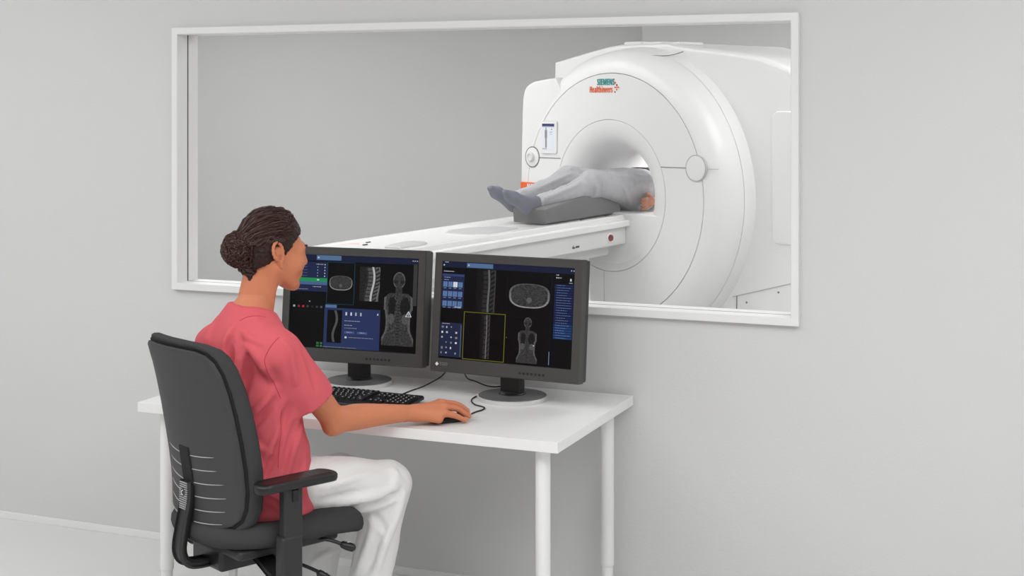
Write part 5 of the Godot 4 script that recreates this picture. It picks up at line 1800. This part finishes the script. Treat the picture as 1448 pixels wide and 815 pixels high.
# ------------------------------------------------------------------ things on the desk
func small_things() -> void:
	# keyboard
	var at := Vector3(-2.335, DESK_H + 0.0046, 0.476)
	var t := thing("keyboard", "black keyboard on the white desk before the person", "keyboard", at, -2.0)
	var b := MB.new()
	var o := PackedVector2Array()
	for k in 13:
		var x := lerpf(-0.225, 0.225, k / 12.0)
		o.append(Vector2(x, -0.082 - 0.008 * (1.0 - pow(x / 0.225, 2.0))))
	o.append(Vector2(0.232, -0.07)); o.append(Vector2(0.232, 0.075)); o.append(Vector2(0.225, 0.082))
	o.append(Vector2(-0.225, 0.082)); o.append(Vector2(-0.232, 0.075)); o.append(Vector2(-0.232, -0.07))
	b.xf = Transform3D(Basis(Vector3(1, 0, 0), Vector3(0, 0.07, -1).normalized(), Vector3(0, 1, 0.07).normalized()), Vector3(0, 0.006, 0))
	b.slab(o, [[0.003, -0.005], [0.0, -0.003], [0.0, 0.005], [0.003, 0.008]])
	obj("keyboard_body", b, M.black, t)
	var caps := {}
	var legend := MB.new()
	var tilt := b.xf
	var lay := [[[1, 1, 1, 1, 1, 1, 1, 1, 1, 1, 1, 1, 1, 1, 1], 0.058], [[1, 1, 1, 1, 1, 1, 1, 1, 1, 1, 1, 1, 1, 2], 0.036], [[1.5, 1, 1, 1, 1, 1, 1, 1, 1, 1, 1, 1, 1, 1.5], 0.0165], [[1.75, 1, 1, 1, 1, 1, 1, 1, 1, 1, 1, 1, 2.25], -0.003], [[2.25, 1, 1, 1, 1, 1, 1, 1, 1, 1, 1, 2.75], -0.0225], [[1.5, 1, 1.5, 6, 1.5, 1, 1, 1.5], -0.042]]
	var key := func(x: float, y: float, w: float) -> void:
		if not caps.has(w):
			var q := MB.new()
			q.loft([rect(w * 0.0193 - 0.0012, 0.0178, 0.0), rect(w * 0.0193 - 0.0014, 0.0176, 0.004), rect(w * 0.0193 - 0.0052, 0.0142, 0.0085), rect(w * 0.0193 - 0.0068, 0.0126, 0.0088)], true, true)
			caps[w] = q.mesh()
		var n := put("key", caps[w], M.key, t)
		n.transform = Transform3D(tilt.basis, tilt * Vector3(x, y, 0.007))
		legend.xf = n.transform
		for q in (1 if w > 1.0 else 2): legend.rbox(Vector3(-0.002 + 0.0035 * q + 0.0004, 0.002 - 0.005 * q, 0.0089), Vector3(0.0026 if w <= 1.0 else 0.006, 0.0030, 0.0003), 0.0001, 1)
	for row in lay:
		var x := -0.222
		for w in row[0]:
			key.call(x + w * 0.0193 / 2, row[1], float(w))
			x += w * 0.0193
	for r in 5:
		for k in 3: key.call(0.094 + k * 0.0193, 0.036 - r * 0.0195 + (0.022 if r == 0 and false else 0.0), 1.0) if r < 2 or (r == 4) or (r == 3 and k == 1) else null
		for k in 4: key.call(0.158 + k * 0.0193, 0.036 - r * 0.0195, 1.0)
	obj("key_legends", legend, M.print_white, t).set_meta("kind", "stuff")
	# mouse, dark with a pale front
	var T := Transform3D(Basis(Vector3.UP, deg_to_rad(CHAIR_TURN)), CHAIR_AT)
	var mp := T * Vector3(0.200, 0, -0.652)
	var m := thing("computer_mouse", "dark computer mouse under the seated person's right hand", "mouse", Vector3(mp.x, DESK_H, mp.z), CHAIR_TURN - 12.0)
	var ms := Hide.new()
	var f := Field.new(Vector3(-0.045, -0.004, -0.075), Vector3(0.045, 0.05, 0.07), 0.0026)
	var flat := [[Vector3(0, -1, 0), -0.0004]]
	f.cone(Vector3(0, 0.004, -0.034), Vector3(0, 0.006, 0.024), 0.029, 0.030, 0.006, Vector3(1, 1.55, 1), flat)
	f.net(ms)
	put("mouse_shell", ms.mesh(), M.black, m)
	b = MB.new()
	b.rbox(Vector3(0, 0.008, -0.0615), Vector3(0.036, 0.012, 0.010), 0.004, 2)
	obj("mouse_nose", b, M.silver, m)
	b = MB.new()
	b.xf = Transform3D(Basis(Vector3.FORWARD, PI / 2), Vector3(0, 0.0205, -0.045))
	b.lathe([[0.0, -0.0035], [0.0065, -0.0035], [0.0065, 0.0035], [0.0, 0.0035]], 16)
	obj("scroll_wheel", b, M.rubber, m)
	# cables
	var dh := DESK_H + 0.0027
	cable("mouse_cable", "thin black mouse cable curving round the monitor foot", [
		m.transform * Vector3(0, 0.0027, -0.066), Vector3(-1.881, dh, 0.495), Vector3(-1.872, dh, 0.44), Vector3(-1.884, dh, 0.403), Vector3(-1.930, dh, 0.375), Vector3(-1.968, dh, 0.315), Vector3(-1.978, dh, 0.25), Vector3(-1.962, dh, 0.175), Vector3(-1.916, dh, 0.105), Vector3(-1.90, dh, 0.05)])
	cable("keyboard_cable", "thin black keyboard cable crossing the desk towards the wall", [
		Vector3(-2.232, dh + 0.008, 0.390), Vector3(-2.230, dh, 0.356), Vector3(-2.229, dh, 0.257), Vector3(-2.222, dh, 0.186), Vector3(-2.189, 0.755, 0.17), Vector3(-2.147, 0.783, 0.165), Vector3(-2.12, 0.83, 0.155), Vector3(-2.11, 0.90, 0.15)])
	cable("monitor_cable", "short black cable hanging behind the monitor to the desk", [
		Vector3(-2.10, 0.90, 0.12), Vector3(-2.10, 0.82, 0.105), Vector3(-2.083, 0.768, 0.1), Vector3(-2.05, 0.757, 0.1), Vector3(-2.012, 0.7425, 0.09), Vector3(-1.985, dh, 0.075), Vector3(-1.96, dh, 0.05)])

func rect(w: float, d: float, z: float) -> PackedVector3Array:
	return PackedVector3Array([Vector3(-w / 2, -d / 2, z), Vector3(w / 2, -d / 2, z), Vector3(w / 2, d / 2, z), Vector3(-w / 2, d / 2, z)])

func cable(called: String, label: String, pts: Array) -> void:
	var b := MB.new()
	b.tube(smooth_path(pts, 7), 0.0024, 8)
	tag(obj(called, b, M.rubber), label, "cable")
